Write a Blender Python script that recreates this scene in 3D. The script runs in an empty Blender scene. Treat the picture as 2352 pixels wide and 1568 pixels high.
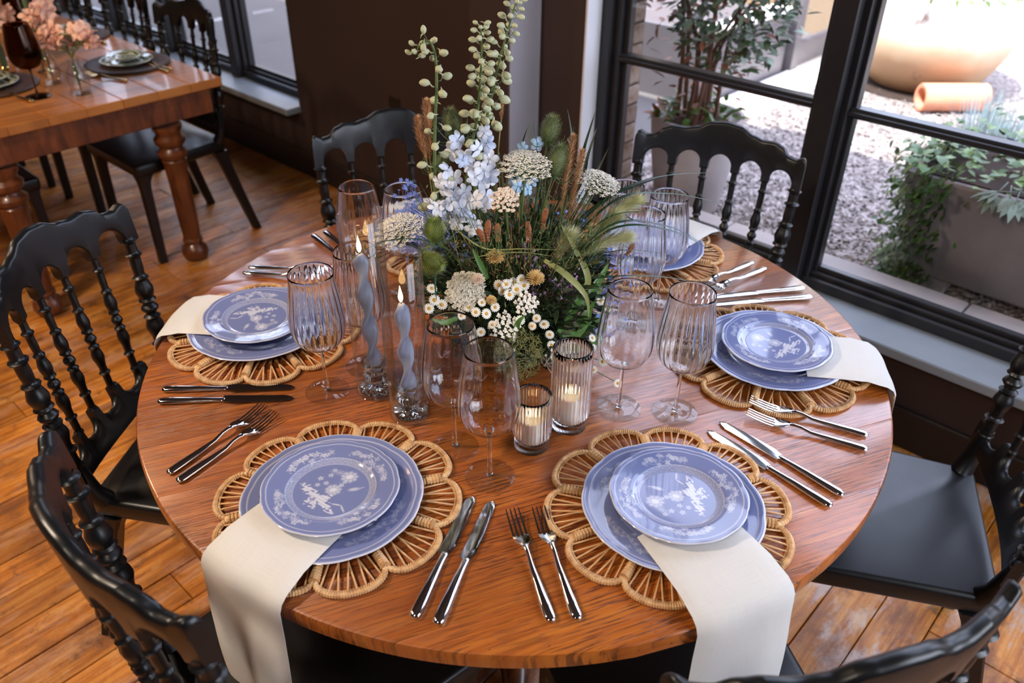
import bpy, bmesh, math, random
import numpy as np
from mathutils import Vector, Matrix, Euler
random.seed(7)
rng = np.random.default_rng(7)
SC = bpy.context.scene
COL = SC.collection
PI = math.pi
R = math.radians

# ------------------------------------------------------------------ camera
cam = bpy.data.cameras.new('camera')
cam.sensor_width = 36.0
cam.lens = 28.79
cam.clip_start = 0.02
camo = bpy.data.objects.new('camera', cam)
COL.objects.link(camo)
camo.matrix_world = (Matrix.Translation((0.9642, -1.0609, 1.7256)) @ Matrix.Rotation(R(42.53), 4, 'Z')
                     @ Matrix.Rotation(R(90 - 33.995), 4, 'X') @ Matrix.Rotation(R(0.6254), 4, 'Z'))
cam.dof.use_dof = True
cam.dof.focus_distance = 1.46
cam.dof.aperture_fstop = 3.6
SC.camera = camo

# ------------------------------------------------------------------ world, sun, lamps, exposure
wd = bpy.data.worlds.new('world')
SC.world = wd
wd.use_nodes = True
wt = wd.node_tree
bg = wt.nodes['Background']
sky = wt.nodes.new('ShaderNodeTexSky')
sky.sky_type = 'NISHITA'
sky.sun_disc = False
sky.sun_elevation = R(52)
sky.sun_rotation = R(180)
sky.air_density = 1.0
sky.dust_density = 3.0
sky.ozone_density = 1.0
wmix = wt.nodes.new('ShaderNodeMixRGB')
wmix.inputs[0].default_value = 0.6
wmix.inputs[2].default_value = (4.6, 4.8, 6.1, 1)       # thin bright cloud veil over the blue
wt.links.new(sky.outputs[0], wmix.inputs[1])
wt.links.new(wmix.outputs[0], bg.inputs[0])
bg.inputs[1].default_value = 1.25

sun = bpy.data.lights.new('sun', 'SUN')
sun.energy = 12.0
sun.angle = R(0.6)
sun.color = (1.0, 0.95, 0.88)
suno = bpy.data.objects.new('sun', sun)
COL.objects.link(suno)
# shines from behind the building (from -Y) down into the courtyard
suno.rotation_euler = Vector((0.10, 0.46, -1.0)).to_track_quat('-Z', 'Y').to_euler()
suno.location = (0, -4, 8)

def lamp(name, loc, energy, color, size, target, shape='DISK', spread=170):
    l = bpy.data.lights.new(name, 'AREA')
    l.shape = shape
    l.size = size
    l.energy = energy
    l.color = color
    l.spread = R(spread)
    o = bpy.data.objects.new(name, l)
    COL.objects.link(o)
    o.location = loc
    o.rotation_euler = (Vector(target) - Vector(loc)).to_track_quat('-Z', 'Y').to_euler()
    return o
# the room's warm ceiling lamps
lamp('ceiling_lamp', (-1.25, -1.70, 2.75), 54, (1.0, 0.80, 0.62), 0.30, (-0.8, -0.9, 0.0))
lamp('ceiling_lamp', (-3.3, -1.35, 2.75), 26, (1.0, 0.66, 0.40), 0.30, (-3.0, -0.6, 0.0))
lamp('ceiling_lamp', (0.95, -2.35, 2.8), 22, (1.0, 0.86, 0.72), 0.35, (0.3, -0.6, 0.4))
# fill lamp added to brighten the table's right, inside the made-up window
lamp('fill_lamp', (2.52, 0.30, 1.65), 26, (0.93, 0.95, 1.0), 1.6, (0.3, -0.1, 0.75), 'SQUARE', 150)

vs = SC.view_settings
vs.view_transform = 'Standard'
vs.look = 'None'
vs.exposure = 0.0
vs.gamma = 1.0
vs.use_curve_mapping = False
SC.cycles.use_denoising = True
SC.cycles.use_adaptive_sampling = True
SC.cycles.adaptive_threshold = 0.02
SC.cycles.max_bounces = 14
SC.cycles.transparent_max_bounces = 40
SC.cycles.transmission_bounces = 14
SC.cycles.glossy_bounces = 6
SC.cycles.diffuse_bounces = 4
SC.cycles.caustics_refractive = True
SC.cycles.caustics_reflective = False
SC.cycles.sample_clamp_indirect = 6.0
SC.cycles.blur_glossy = 0.1

# ------------------------------------------------------------------ materials
MATS = {}
def lin(c):
    return tuple((x / 12.92 if x <= 0.04045 else ((x + 0.055) / 1.055) ** 2.4) for x in [v / 255 for v in c]) + (1,)

class NT:
    def __init__(s, name):
        s.m = bpy.data.materials.new(name)
        s.m.use_nodes = True
        s.t = s.m.node_tree
        s.b = s.t.nodes['Principled BSDF']
        s.out = s.t.nodes['Material Output']
        MATS[name] = s.m
    def n(s, typ, **kw):
        o = s.t.nodes.new('ShaderNode' + typ)
        for k, v in kw.items():
            if k.startswith('i_'):
                o.inputs[int(k[2:]) if k[2:].isdigit() else k[2:].replace('_', ' ')].default_value = v
            else:
                setattr(o, k, v)
        return o
    def l(s, a, b):
        s.t.links.new(a, b)
    def set(s, **kw):
        for k, v in kw.items():
            s.b.inputs[k.replace('_', ' ')].default_value = v
        return s
    def coord(s, which='Object', scale=(1, 1, 1), rot=(0, 0, 0), loc=(0, 0, 0)):
        tc = s.n('TexCoord')
        mp = s.n('Mapping')
        mp.inputs['Scale'].default_value = scale
        mp.inputs['Rotation'].default_value = rot
        mp.inputs['Location'].default_value = loc
        s.l(tc.outputs[which], mp.inputs[0])
        return mp.outputs[0]
    def noise(s, vec, scale=5, detail=4, rough=0.55, dist=0.0):
        o = s.n('TexNoise')
        o.inputs['Scale'].default_value = scale
        o.inputs['Detail'].default_value = detail
        o.inputs['Roughness'].default_value = rough
        o.inputs['Distortion'].default_value = dist
        if vec is not None:
            s.l(vec, o.inputs['Vector'])
        return o.outputs['Fac']
    def ramp(s, fac, stops, interp='LINEAR'):
        o = s.n('ValToRGB')
        o.color_ramp.interpolation = interp
        e = o.color_ramp.elements
        while len(e) < len(stops):
            e.new(0.5)
        for i, (p, c) in enumerate(stops):
            e[i].position = p
            e[i].color = c if len(c) == 4 else lin(c)
        s.l(fac, o.inputs[0])
        return o.outputs[0]
    def mix(s, fac, a, b, mode='MIX'):
        o = s.n('MixRGB', blend_type=mode)
        for i, v in ((0, fac), (1, a), (2, b)):
            if hasattr(v, 'node'):
                s.l(v, o.inputs[i])
            else:
                o.inputs[i].default_value = v if i == 0 or len(v) == 4 else lin(v)
        return o.outputs[0]
    def math(s, op, a, b=0.0):
        o = s.n('Math', operation=op)
        for i, v in ((0, a), (1, b)):
            if hasattr(v, 'node'):
                s.l(v, o.inputs[i])
            else:
                o.inputs[i].default_value = v
        return o.outputs[0]
    def color(s, sock):
        s.l(sock, s.b.inputs['Base Color'])
    def rough(s, sock):
        s.l(sock, s.b.inputs['Roughness'])
    def bump(s, h, strength=0.3, dist=0.01):
        o = s.n('Bump')
        o.inputs['Strength'].default_value = strength
        o.inputs['Distance'].default_value = dist
        s.l(h, o.inputs['Height'])
        s.l(o.outputs[0], s.b.inputs['Normal'])
    def rnd(s):
        return s.n('ObjectInfo').outputs['Random']

def flat(name, rgb, rough=0.5, metal=0.0, spec=0.5, coat=0.0, var=0.0, vscale=20, **kw):
    k = NT(name).set(Roughness=rough, Metallic=metal)
    k.b.inputs['Specular IOR Level'].default_value = spec
    k.b.inputs['Coat Weight'].default_value = coat
    for a, b in kw.items():
        k.b.inputs[a.replace('_', ' ')].default_value = b
    if var:
        v = k.noise(k.coord('Object'), vscale, 3)
        k.color(k.mix(v, tuple(max(0, c * (1 - var)) for c in rgb), tuple(min(255, c * (1 + var)) for c in rgb)))
    else:
        k.b.inputs['Base Color'].default_value = lin(rgb)
    return k.m

def build_materials():
    # round table: worn orange-brown boards, fine saw lines along the board
    k = NT('table_wood')
    v = k.coord('Object', (1, 1, 1))
    st = k.coord('Object', (2.0, 85, 2))
    fine = k.noise(k.coord('Object', (4.5, 95, 4)), 3.0, 5, 0.62, 0.1)
    mid = k.noise(st, 1.6, 5, 0.6, 0.4)
    blot = k.noise(v, 3.2, 4, 0.6)
    c = k.ramp(mid, [(0.15, (128, 60, 18)), (0.48, (170, 92, 30)), (0.82, (200, 124, 48))])
    c = k.mix(k.ramp(blot, [(0.35, (0, 0, 0, 1)), (0.75, (0.55, 0.55, 0.55, 1))]), c, (122, 58, 28))
    rb = k.n('HueSaturation')
    k.l(c, rb.inputs['Color'])
    k.l(k.math('MULTIPLY_ADD', k.rnd(), 0.45), rb.inputs['Value'])
    rb.inputs['Value'].default_value = 1
    ma = rb.inputs['Value'].links[0].from_node
    ma.inputs[2].default_value = 0.80
    c = rb.outputs[0]
    groove = k.ramp(fine, [(0.43, (1, 1, 1, 1)), (0.49, (0, 0, 0, 1))])
    wear = k.ramp(k.noise(v, 5.0, 3), [(0.36, (0.35, 0.35, 0.35, 1)), (0.58, (1, 1, 1, 1))])
    gm = k.mix(1.0, groove, wear, 'MULTIPLY')
    c = k.mix(k.math('MULTIPLY', gm, 0.72), c, (48, 22, 10))
    pits = k.noise(k.coord('Object', (90, 260, 60)), 1.0, 2)
    pm = k.ramp(pits, [(0.70, (0, 0, 0, 1)), (0.74, (1, 1, 1, 1))])
    c = k.mix(k.math('MULTIPLY', pm, 0.7), c, (40, 20, 12))
    k.color(c)
    h = k.math('SUBTRACT', k.math('MULTIPLY', fine, 0.35), k.math('MULTIPLY', gm, 0.7))
    k.bump(h, 0.35, 0.003)
    k.rough(k.math('MULTIPLY_ADD', k.noise(st, 3, 3), 0.20))
    k.b.inputs['Roughness'].links[0].from_node.inputs[2].default_value = 0.26
    k.set(Coat_Weight=1.0, Coat_Roughness=0.16, Coat_IOR=1.52)

    # farm table
    k = NT('farm_wood')
    mid = k.noise(k.coord('Object', (40, 2, 2)), 1.5, 5, 0.6, 0.3)
    c = k.ramp(mid, [(0.25, (130, 72, 30)), (0.55, (182, 116, 56)), (0.8, (206, 142, 74))])
    rb = k.n('HueSaturation')
    k.l(c, rb.inputs['Color'])
    k.l(k.math('ADD', k.math('MULTIPLY', k.rnd(), 0.35), 0.8), rb.inputs['Value'])
    k.color(rb.outputs[0])
    k.set(Roughness=0.32, Coat_Weight=0.2)

    k = NT('turned_leg_wood')
    mid = k.noise(k.coord('Object', (6, 6, 1.2)), 4, 5, 0.6, 0.5)
    k.color(k.ramp(mid, [(0.3, (58, 28, 14)), (0.55, (106, 56, 27)), (0.75, (136, 76, 36))]))
    k.set(Roughness=0.35, Coat_Weight=0.2)

    # floor planks: worn pine, dark scuffs, pale paint remains
    k = NT('plank_wood')
    vv = k.coord('Object', (1, 1, 1))
    wn = k.n('NewGeometry').outputs['Position']
    mp = k.n('Mapping'); k.l(wn, mp.inputs[0]); mp.inputs['Scale'].default_value = (26, 1.6, 1)
    gr = k.noise(mp.outputs[0], 2.0, 6, 0.62, 0.3)
    c = k.ramp(gr, [(0.22, (96, 54, 26)), (0.45, (180, 110, 50)), (0.7, (220, 154, 84))])
    rb = k.n('HueSaturation')
    k.l(c, rb.inputs['Color'])
    k.l(k.math('ADD', k.math('MULTIPLY', k.rnd(), 0.5), 0.70), rb.inputs['Value'])
    rb.inputs['Saturation'].default_value = 1.05
    c = rb.outputs[0]
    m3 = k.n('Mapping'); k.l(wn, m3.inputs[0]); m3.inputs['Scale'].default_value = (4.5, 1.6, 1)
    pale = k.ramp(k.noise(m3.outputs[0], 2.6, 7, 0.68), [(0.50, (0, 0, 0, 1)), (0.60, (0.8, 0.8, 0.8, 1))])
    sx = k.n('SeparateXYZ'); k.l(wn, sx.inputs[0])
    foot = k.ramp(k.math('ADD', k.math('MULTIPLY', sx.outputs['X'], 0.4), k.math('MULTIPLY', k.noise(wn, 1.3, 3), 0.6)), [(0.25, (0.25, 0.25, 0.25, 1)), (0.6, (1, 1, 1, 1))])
    pale = k.mix(1.0, pale, foot, 'MULTIPLY')      # old paint patches, stronger to the right as painted window sheen
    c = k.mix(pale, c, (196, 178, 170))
    m5 = k.n('Mapping'); k.l(wn, m5.inputs[0]); m5.inputs['Scale'].default_value = (2.2, 1.0, 1)
    blot = k.noise(m5.outputs[0], 4.5, 6, 0.66)
    c = k.mix(k.ramp(blot, [(0.36, (0.7, 0.7, 0.7, 1)), (0.50, (0, 0, 0, 1))]), c, (112, 64, 34))
    c = k.mix(k.ramp(blot, [(0.56, (0, 0, 0, 1)), (0.68, (0.6, 0.6, 0.6, 1))]), c, (222, 170, 108))
    sc = k.ramp(k.noise(wn, 11.0, 7, 0.72), [(0.56, (0, 0, 0, 1)), (0.66, (1, 1, 1, 1))])
    c = k.mix(k.math('MULTIPLY', sc, 0.6), c, (58, 36, 24))
    m4 = k.n('Mapping'); k.l(wn, m4.inputs[0]); m4.inputs['Scale'].default_value = (70, 2.2, 1)
    crk = k.ramp(k.noise(m4.outputs[0], 1.6, 4, 0.6), [(0.66, (0, 0, 0, 1)), (0.70, (1, 1, 1, 1))])
    c = k.mix(k.math('MULTIPLY', crk, 0.75), c, (54, 32, 20))
    k.color(c)
    k.bump(k.math('ADD', gr, k.noise(wn, 60, 3)), 0.25, 0.004)
    k.rough(k.math('ADD', k.math('MULTIPLY', k.noise(wn, 7, 3), 0.25), 0.33))

    k = NT('chair_black')
    k.b.inputs['Base Color'].default_value = (0.0045, 0.0048, 0.0055, 1)
    v = k.coord('Object')
    k.rough(k.math('ADD', k.math('MULTIPLY', k.noise(v, 14, 4), 0.14), 0.29))
    k.b.inputs['Specular IOR Level'].default_value = 0.46
    k.bump(k.noise(v, 160, 2), 0.03, 0.002)

    flat('wall_brown', (48, 31, 25), 0.75, var=0.16, vscale=2.2)
    flat('column_grey', (150, 144, 148), 0.6, var=0.08, vscale=3)
    flat('reveal_white', (205, 202, 204), 0.7)
    flat('ceiling_paint', (84, 74, 68), 0.9)
    flat('frame_black', (26, 25, 27), 0.36, var=0.15, vscale=30)
    flat('sill_grey', (120, 126, 132), 0.4, var=0.06, vscale=8)
    flat('subfloor', (22, 14, 10), 0.9)
    flat('baseboard_dark', (34, 24, 20), 0.5)
    flat('outlet_dark', (34, 22, 18), 0.4)

    # clear glass for panes and thin chimneys: mirror sheet over a clear sheet
    def thin(name, tint, ior, gain=1.0):
        k = NT(name)
        k.t.nodes.remove(k.b)
        tr = k.n('BsdfTransparent'); tr.inputs[0].default_value = tint
        gl = k.n('BsdfGlossy'); gl.inputs['Roughness'].default_value = 0.0
        fr = k.n('Fresnel')
        bf = k.n('NewGeometry').outputs['Backfacing']      # same mirror strength on both sides of the sheet
        k.l(k.math('ADD', k.math('MULTIPLY', bf, 1 / ior - ior), ior), fr.inputs[0])
        mx = k.n('MixShader')
        k.l(k.math('MULTIPLY', fr.outputs[0], gain), mx.inputs[0])
        k.l(tr.outputs[0], mx.inputs[1]); k.l(gl.outputs[0], mx.inputs[2])
        k.l(mx.outputs[0], k.out.inputs[0])
    thin('pane_glass', (0.97, 0.98, 0.98, 1), 1.35, 0.7)
    thin('chimney_glass', (0.96, 0.97, 0.965, 1), 1.5)
    def solid(name, col, rough=0.0):
        k = NT(name)
        k.t.nodes.remove(k.b)
        g = k.n('BsdfGlass'); g.inputs['Color'].default_value = col
        g.inputs['Roughness'].default_value = rough; g.inputs['IOR'].default_value = 1.45
        k.l(g.outputs[0], k.out.inputs[0])
    solid('goblet_glass', (1, 1, 1, 1))
    solid('ribbed_glass', (0.985, 0.98, 0.98, 1))
    solid('pressed_glass', (0.98, 0.985, 0.985, 1))
    solid('smoke_glass', (0.45, 0.34, 0.27, 1))
    flat('steel', (232, 230, 230), 0.09, 1.0)
    flat('gold_steel', (210, 170, 105), 0.2, 1.0)
    # linen
    k = NT('linen')
    v = k.coord('UV', (1, 1, 1))
    def wave(ax, sc):
        o = k.n('TexWave', wave_type='BANDS', bands_direction=ax, wave_profile='SIN')
        o.inputs['Scale'].default_value = sc; o.inputs['Distortion'].default_value = 1.2
        o.inputs['Detail'].default_value = 2; o.inputs['Detail Scale'].default_value = 1.5
        k.l(v, o.inputs[0]); return o.outputs['Fac']
    w1, w2 = wave('X', 105), wave('Y', 105)
    h = k.math('ADD', w1, w2)
    slub = k.noise(k.coord('UV', (3, 160, 1)), 2, 3)
    slub2 = k.noise(k.coord('UV', (160, 3, 1)), 2, 3)
    hh = k.math('ADD', h, k.math('MULTIPLY', k.math('ADD', slub, slub2), 1.6))
    k.color(k.ramp(k.math('MULTIPLY', hh, 0.28), [(0.30, (204, 200, 194)), (0.75, (234, 231, 226))]))
    k.bump(hh, 0.35, 0.0012)
    k.set(Roughness=0.9, Sheen_Weight=0.15)
    # rattan
    k = NT('rattan')
    v = k.coord('Object')
    n1 = k.noise(v, 55, 4)
    c = k.ramp(n1, [(0.3, (168, 118, 74)), (0.5, (212, 168, 118)), (0.75, (228, 194, 146))])
    k.color(c); k.set(Roughness=0.45); k.bump(n1, 0.2, 0.002)
    flat('rattan_spoke', (214, 168, 118), 0.5, var=0.16, vscale=90)
    # porcelain, print taken from the painted colour attribute
    k = NT('porcelain')
    at = k.n('Attribute'); at.attribute_name = 'print'
    sep = k.n('SeparateColor'); k.l(at.outputs['Color'], sep.inputs[0])
    c = k.mix(sep.outputs[0], (122, 132, 178), (228, 229, 238))
    k.color(c)
    k.set(Roughness=0.09, Coat_Weight=0.4, Coat_Roughness=0.03)
    k = NT('green_porcelain')
    at = k.n('Attribute'); at.attribute_name = 'print'
    sep = k.n('SeparateColor'); k.l(at.outputs['Color'], sep.inputs[0])
    k.color(k.mix(sep.outputs[0], (96, 104, 66), (214, 216, 202)))
    k.set(Roughness=0.12, Coat_Weight=0.3)
    flat('dark_wicker', (62, 38, 26), 0.6, var=0.3, vscale=120)
    flat('taper_wax', (150, 158, 184), 0.38, Subsurface_Weight=0.15)
    flat('green_wax', (86, 104, 72), 0.45)
    flat('white_wax', (236, 226, 214), 0.5, Subsurface_Weight=0.3)
    flat('wick', (40, 34, 30), 0.8)
    k = NT('flame')
    k.t.nodes.remove(k.b)
    e = k.n('Emission'); e.inputs[0].default_value = (1.0, 0.60, 0.24, 1); e.inputs[1].default_value = 20
    k.l(e.outputs[0], k.out.inputs[0])

build_materials()

# ------------------------------------------------------------------ mesh helpers
class MB:
    def __init__(s):
        s.v = []; s.f = []
    def add(s, vs, fs):
        o = len(s.v)
        s.v.extend([tuple(p) for p in vs])
        s.f.extend([tuple(i + o for i in q) for q in fs])
        return s
    def box(s, x0, x1, y0, y1, z0, z1):
        return s.add([(x0, y0, z0), (x1, y0, z0), (x1, y1, z0), (x0, y1, z0), (x0, y0, z1), (x1, y0, z1), (x1, y1, z1), (x0, y1, z1)],
                     [(0, 3, 2, 1), (4, 5, 6, 7), (0, 1, 5, 4), (1, 2, 6, 5), (2, 3, 7, 6), (3, 0, 4, 7)])
    def bbox(s, x0, x1, y0, y1, z0, z1, b=0.002):
        # box with bevelled edges: three stacked rings
        zs = [(z0, b), (z0 + b, 0), (z1 - b, 0), (z1, b)]
        vs = []
        for z, i in zs:
            X0, X1, Y0, Y1 = x0 + i, x1 - i, y0 + i, y1 - i
            c = b * 0.7 if i == 0 else 0
            vs += [(X0 + c, Y0, z), (X1 - c, Y0, z), (X1, Y0 + c, z), (X1, Y1 - c, z), (X1 - c, Y1, z), (X0 + c, Y1, z), (X0, Y1 - c, z), (X0, Y0 + c, z)]
        fs = [tuple(reversed(range(8))), tuple(range(24, 32))]
        for k in range(3):
            for i in range(8):
                j = (i + 1) % 8
                fs.append((k * 8 + i, k * 8 + j, k * 8 + 8 + j, k * 8 + 8 + i))
        return s.add(vs, fs)
    def lathe(s, prof, n=32, c=(0, 0, 0), rf=None):
        """prof list of (r, z); rf(theta, i) multiplies the radius"""
        vs = []; fs = []; rows = []
        for i, (r, z) in enumerate(prof):
            if r < 1e-6:
                rows.append([len(vs)]); vs.append((c[0], c[1], c[2] + z))
            else:
                row = []
                for j in range(n):
                    t = 2 * PI * j / n
                    q = r * (rf(t, i) if rf else 1)
                    row.append(len(vs)); vs.append((c[0] + q * math.cos(t), c[1] + q * math.sin(t), c[2] + z))
                rows.append(row)
        for a, b in zip(rows[:-1], rows[1:]):
            for j in range(n):
                k = (j + 1) % n
                if len(a) == 1 and len(b) == 1: continue
                if len(a) == 1: fs.append((a[0], b[k], b[j]))
                elif len(b) == 1: fs.append((a[j], a[k], b[0]))
                else: fs.append((a[j], a[k], b[k], b[j]))
        return s.add(vs, fs)
    def tube(s, path, rad, n=8, cap=True, flatness=1.0):
        P = [Vector(p) for p in path]
        if not hasattr(rad, '__len__'): rad = [rad] * len(P)
        T = []
        for i in range(len(P)):
            a = P[max(0, i - 1)]; b = P[min(len(P) - 1, i + 1)]
            t = (b - a)
            T.append(t.normalized() if t.length > 1e-9 else Vector((0, 0, 1)))
        u = T[0].orthogonal().normalized()
        vs = []; fs = []
        for i, p in enumerate(P):
            u = (u - T[i] * u.dot(T[i]))
            u = u.normalized() if u.length > 1e-9 else T[i].orthogonal().normalized()
            w = T[i].cross(u)
            for j in range(n):
                t = 2 * PI * j / n
                vs.append(p + (u * math.cos(t) + w * math.sin(t) * flatness) * rad[i])
        for i in range(len(P) - 1):
            for j in range(n):
                k = (j + 1) % n
                fs.append((i * n + j, i * n + k, i * n + n + k, i * n + n + j))
        if cap:
            fs.append(tuple(reversed(range(n))))
            fs.append(tuple(range((len(P) - 1) * n, len(P) * n)))
        return s.add(vs, fs)
    def loops(s, rows, close=True, cap=True):
        """rows of equal-length closed loops"""
        n = len(rows[0]); vs = [p for r in rows for p in r]; fs = []
        for i in range(len(rows) - 1):
            for j in range(n if close else n - 1):
                k = (j + 1) % n
                fs.append((i * n + j, i * n + k, i * n + n + k, i * n + n + j))
        if cap:
            fs.append(tuple(reversed(range(n)))); fs.append(tuple(range((len(rows) - 1) * n, len(rows) * n)))
        return s.add(vs, fs)
    def prism(s, poly, z0, z1):
        n = len(poly)
        vs = [(x, y, z0) for x, y in poly] + [(x, y, z1) for x, y in poly]
        fs = [tuple(reversed(range(n))), tuple(range(n, 2 * n))] + [(i, (i + 1) % n, n + (i + 1) % n, n + i) for i in range(n)]
        return s.add(vs, fs)
    def mesh(s, name, mat=None, smooth=True, ang=40):
        me = bpy.data.meshes.new(name)
        me.from_pydata(s.v, [], s.f)
        if mat: me.materials.append(MATS[mat] if isinstance(mat, str) else mat)
        if smooth:
            me.shade_smooth()
            if ang < 180: me.set_sharp_from_angle(angle=R(ang))
        me.update()
        return me
    def build(s, name, mat, parent=None, **kw):
        return obj(name, s.mesh(name, mat, **kw), parent)

def obj(name, me, parent=None, loc=(0, 0, 0), rot=(0, 0, 0), sc=(1, 1, 1), mat=None):
    o = bpy.data.objects.new(name, me)
    COL.objects.link(o)
    o.location = loc
    o.rotation_euler = rot
    o.scale = sc
    if parent: o.parent = parent
    return o
def tag(o, label=None, cat=None, group=None, kind=None):
    if label: o['label'] = label
    if cat: o['category'] = cat
    if group: o['group'] = group
    if kind: o['kind'] = kind
    return o
def thing(name, label, cat, loc=(0, 0, 0), rz=0.0, group=None, rot=None):
    o = obj(name, None, None, loc, rot or (0, 0, rz))
    o.empty_display_size = 0.05
    return tag(o, label, cat, group)
def copy_tree(o, parent=None):
    c = o.copy()
    COL.objects.link(c)
    c.parent = parent
    for ch in list(o.children):
        copy_tree(ch, c)
    return c
def place(proto, used, loc, rz, label, group, rot=None, sc=None):
    """first call uses the prototype itself, later calls copy it"""
    o = proto if not used else copy_tree(proto)
    used.append(1)
    o.location = loc
    o.rotation_euler = rot or (0, 0, rz)
    if sc: o.scale = (sc, sc, sc)
    tag(o, label, None, group)
    return o
def struct(o):
    o['kind'] = 'structure'
    return o
# ------------------------------------------------------------------ the room
# X runs along the window wall, Y towards it (wall face at Y = 1.25), round table at the origin
WY = 1.25
floor = struct(MB().box(-6.2, 2.6, -3.2, 1.42, -0.08, -0.022).build('floor', 'subfloor', smooth=False))
pw = 0.118
pm = {}
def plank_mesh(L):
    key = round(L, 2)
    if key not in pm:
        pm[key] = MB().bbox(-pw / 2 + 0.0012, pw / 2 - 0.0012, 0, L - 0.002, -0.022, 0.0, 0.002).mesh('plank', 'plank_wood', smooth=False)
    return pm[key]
x = -5.1
while x < 1.9:
    y = -2.6 - random.choice([0, 0.4, 0.8])
    while y < WY + 0.05:
        L = random.choice([1.2, 1.6, 2.0, 2.4])
        if x > -1.6 and x < 1.6 and y < -1.9 and L < 1.5: L = 2.0
        L = min(L, WY + 0.05 - y)
        if L > 0.1:
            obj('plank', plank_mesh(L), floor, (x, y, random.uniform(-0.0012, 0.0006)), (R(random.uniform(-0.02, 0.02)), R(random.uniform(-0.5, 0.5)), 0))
        y += L
    x += pw

# window wall with two openings
ZH = 2.95
OP1 = (-0.83, 1.75)       # window by the round table
OP2 = (-5.6, -2.64)       # window by the farm table
SZ = 0.37
w = MB()
w.box(-0.83 - 1.81, -0.83, WY, 1.42, 0, ZH)
w.box(OP2[0] - 0.6, OP2[0], WY, 1.42, 0, ZH)
w.box(OP1[1], OP1[1] + 0.9, WY, 1.42, 0, ZH)
for a, b in (OP1, OP2):
    w.box(a, b, WY, 1.42, 0, SZ - 0.035)
    w.box(a, b, WY, 1.42, 2.55, ZH)
wr = struct(w.build('wall_right', 'wall_brown', smooth=False))
struct(MB().box(-6.2, 2.65, -3.3, -3.2, 0, ZH).build('wall_left', 'wall_brown', smooth=False))
struct(MB().box(-6.3, -6.2, -3.2, 1.42, 0, ZH).build('wall_back', 'wall_brown', smooth=False))
wf = MB()
wf.box(2.6, 2.7, -3.2, -0.60, 0, ZH); wf.box(2.6, 2.7, 1.18, 1.42, 0, ZH)
wf.box(2.6, 2.7, -0.60, 1.18, 0, 0.72); wf.box(2.6, 2.7, -0.60, 1.18, 2.55, ZH)
struct(wf.build('wall_front', 'wall_brown', smooth=False))
w3 = struct(obj('window_added', None))  # unseen window made up to hold the fill lamp
for n_, b_ in (('jamb', (2.62, 2.68, -0.60, -0.54, 0.72, 2.55)), ('jamb', (2.62, 2.68, 1.12, 1.18, 0.72, 2.55)), ('mullion', (2.62, 2.68, 0.26, 0.32, 0.72, 2.55)), ('bottom_rail', (2.62, 2.68, -0.60, 1.18, 0.72, 0.78)), ('top_rail', (2.62, 2.68, -0.60, 1.18, 2.49, 2.55))):
    MB().bbox(*b_, 0.003).build(n_, 'frame_black', w3, smooth=False)
for a_, b_ in ((-0.55, 0.27), (0.31, 1.13)):
    MB().box(2.648, 2.652, a_, b_, 0.77, 2.50).build('pane', 'pane_glass', w3, smooth=False)
# ceiling slab runs on as the roof edge that shades the near strip of the courtyard
struct(MB().box(-14.0, 5.0, -3.4, 1.50, ZH, ZH + 0.45).build('ceiling', 'ceiling_paint', smooth=False))
bb = MB()
for a, b in ((-6.2, -1.22), (-1.03, 2.6)):
    bb.bbox(a, b, WY - 0.018, WY, 0.0, 0.14, 0.004)
struct(bb.build('baseboard_right', 'baseboard_dark', smooth=False))
# boxed column standing off the wall
colm = struct(MB().bbox(-1.215, -1.03, 1.09, WY, 0, ZH, 0.004).build('column', 'column_grey', smooth=False))
struct(MB().bbox(-1.222, -1.035, 1.078, 1.091, 0, ZH, 0.003).build('column_shade_board', 'wall_brown', smooth=False))  # added dark front board, carrying the column's shaded side in its colour
# pale plaster reveals at both sides of the openings
rv = MB()
rv.box(-0.83, -0.822, WY - 0.004, 1.33, SZ, 2.55)
rv.box(1.742, 1.75, WY - 0.004, 1.33, SZ, 2.55)
struct(rv.build('trim_1', 'reveal_white', smooth=False))
rv = MB()
rv.box(-2.648, -2.64, WY - 0.002, 1.33, SZ, 2.55)
struct(rv.build('trim_2', 'wall_brown', smooth=False))

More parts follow.
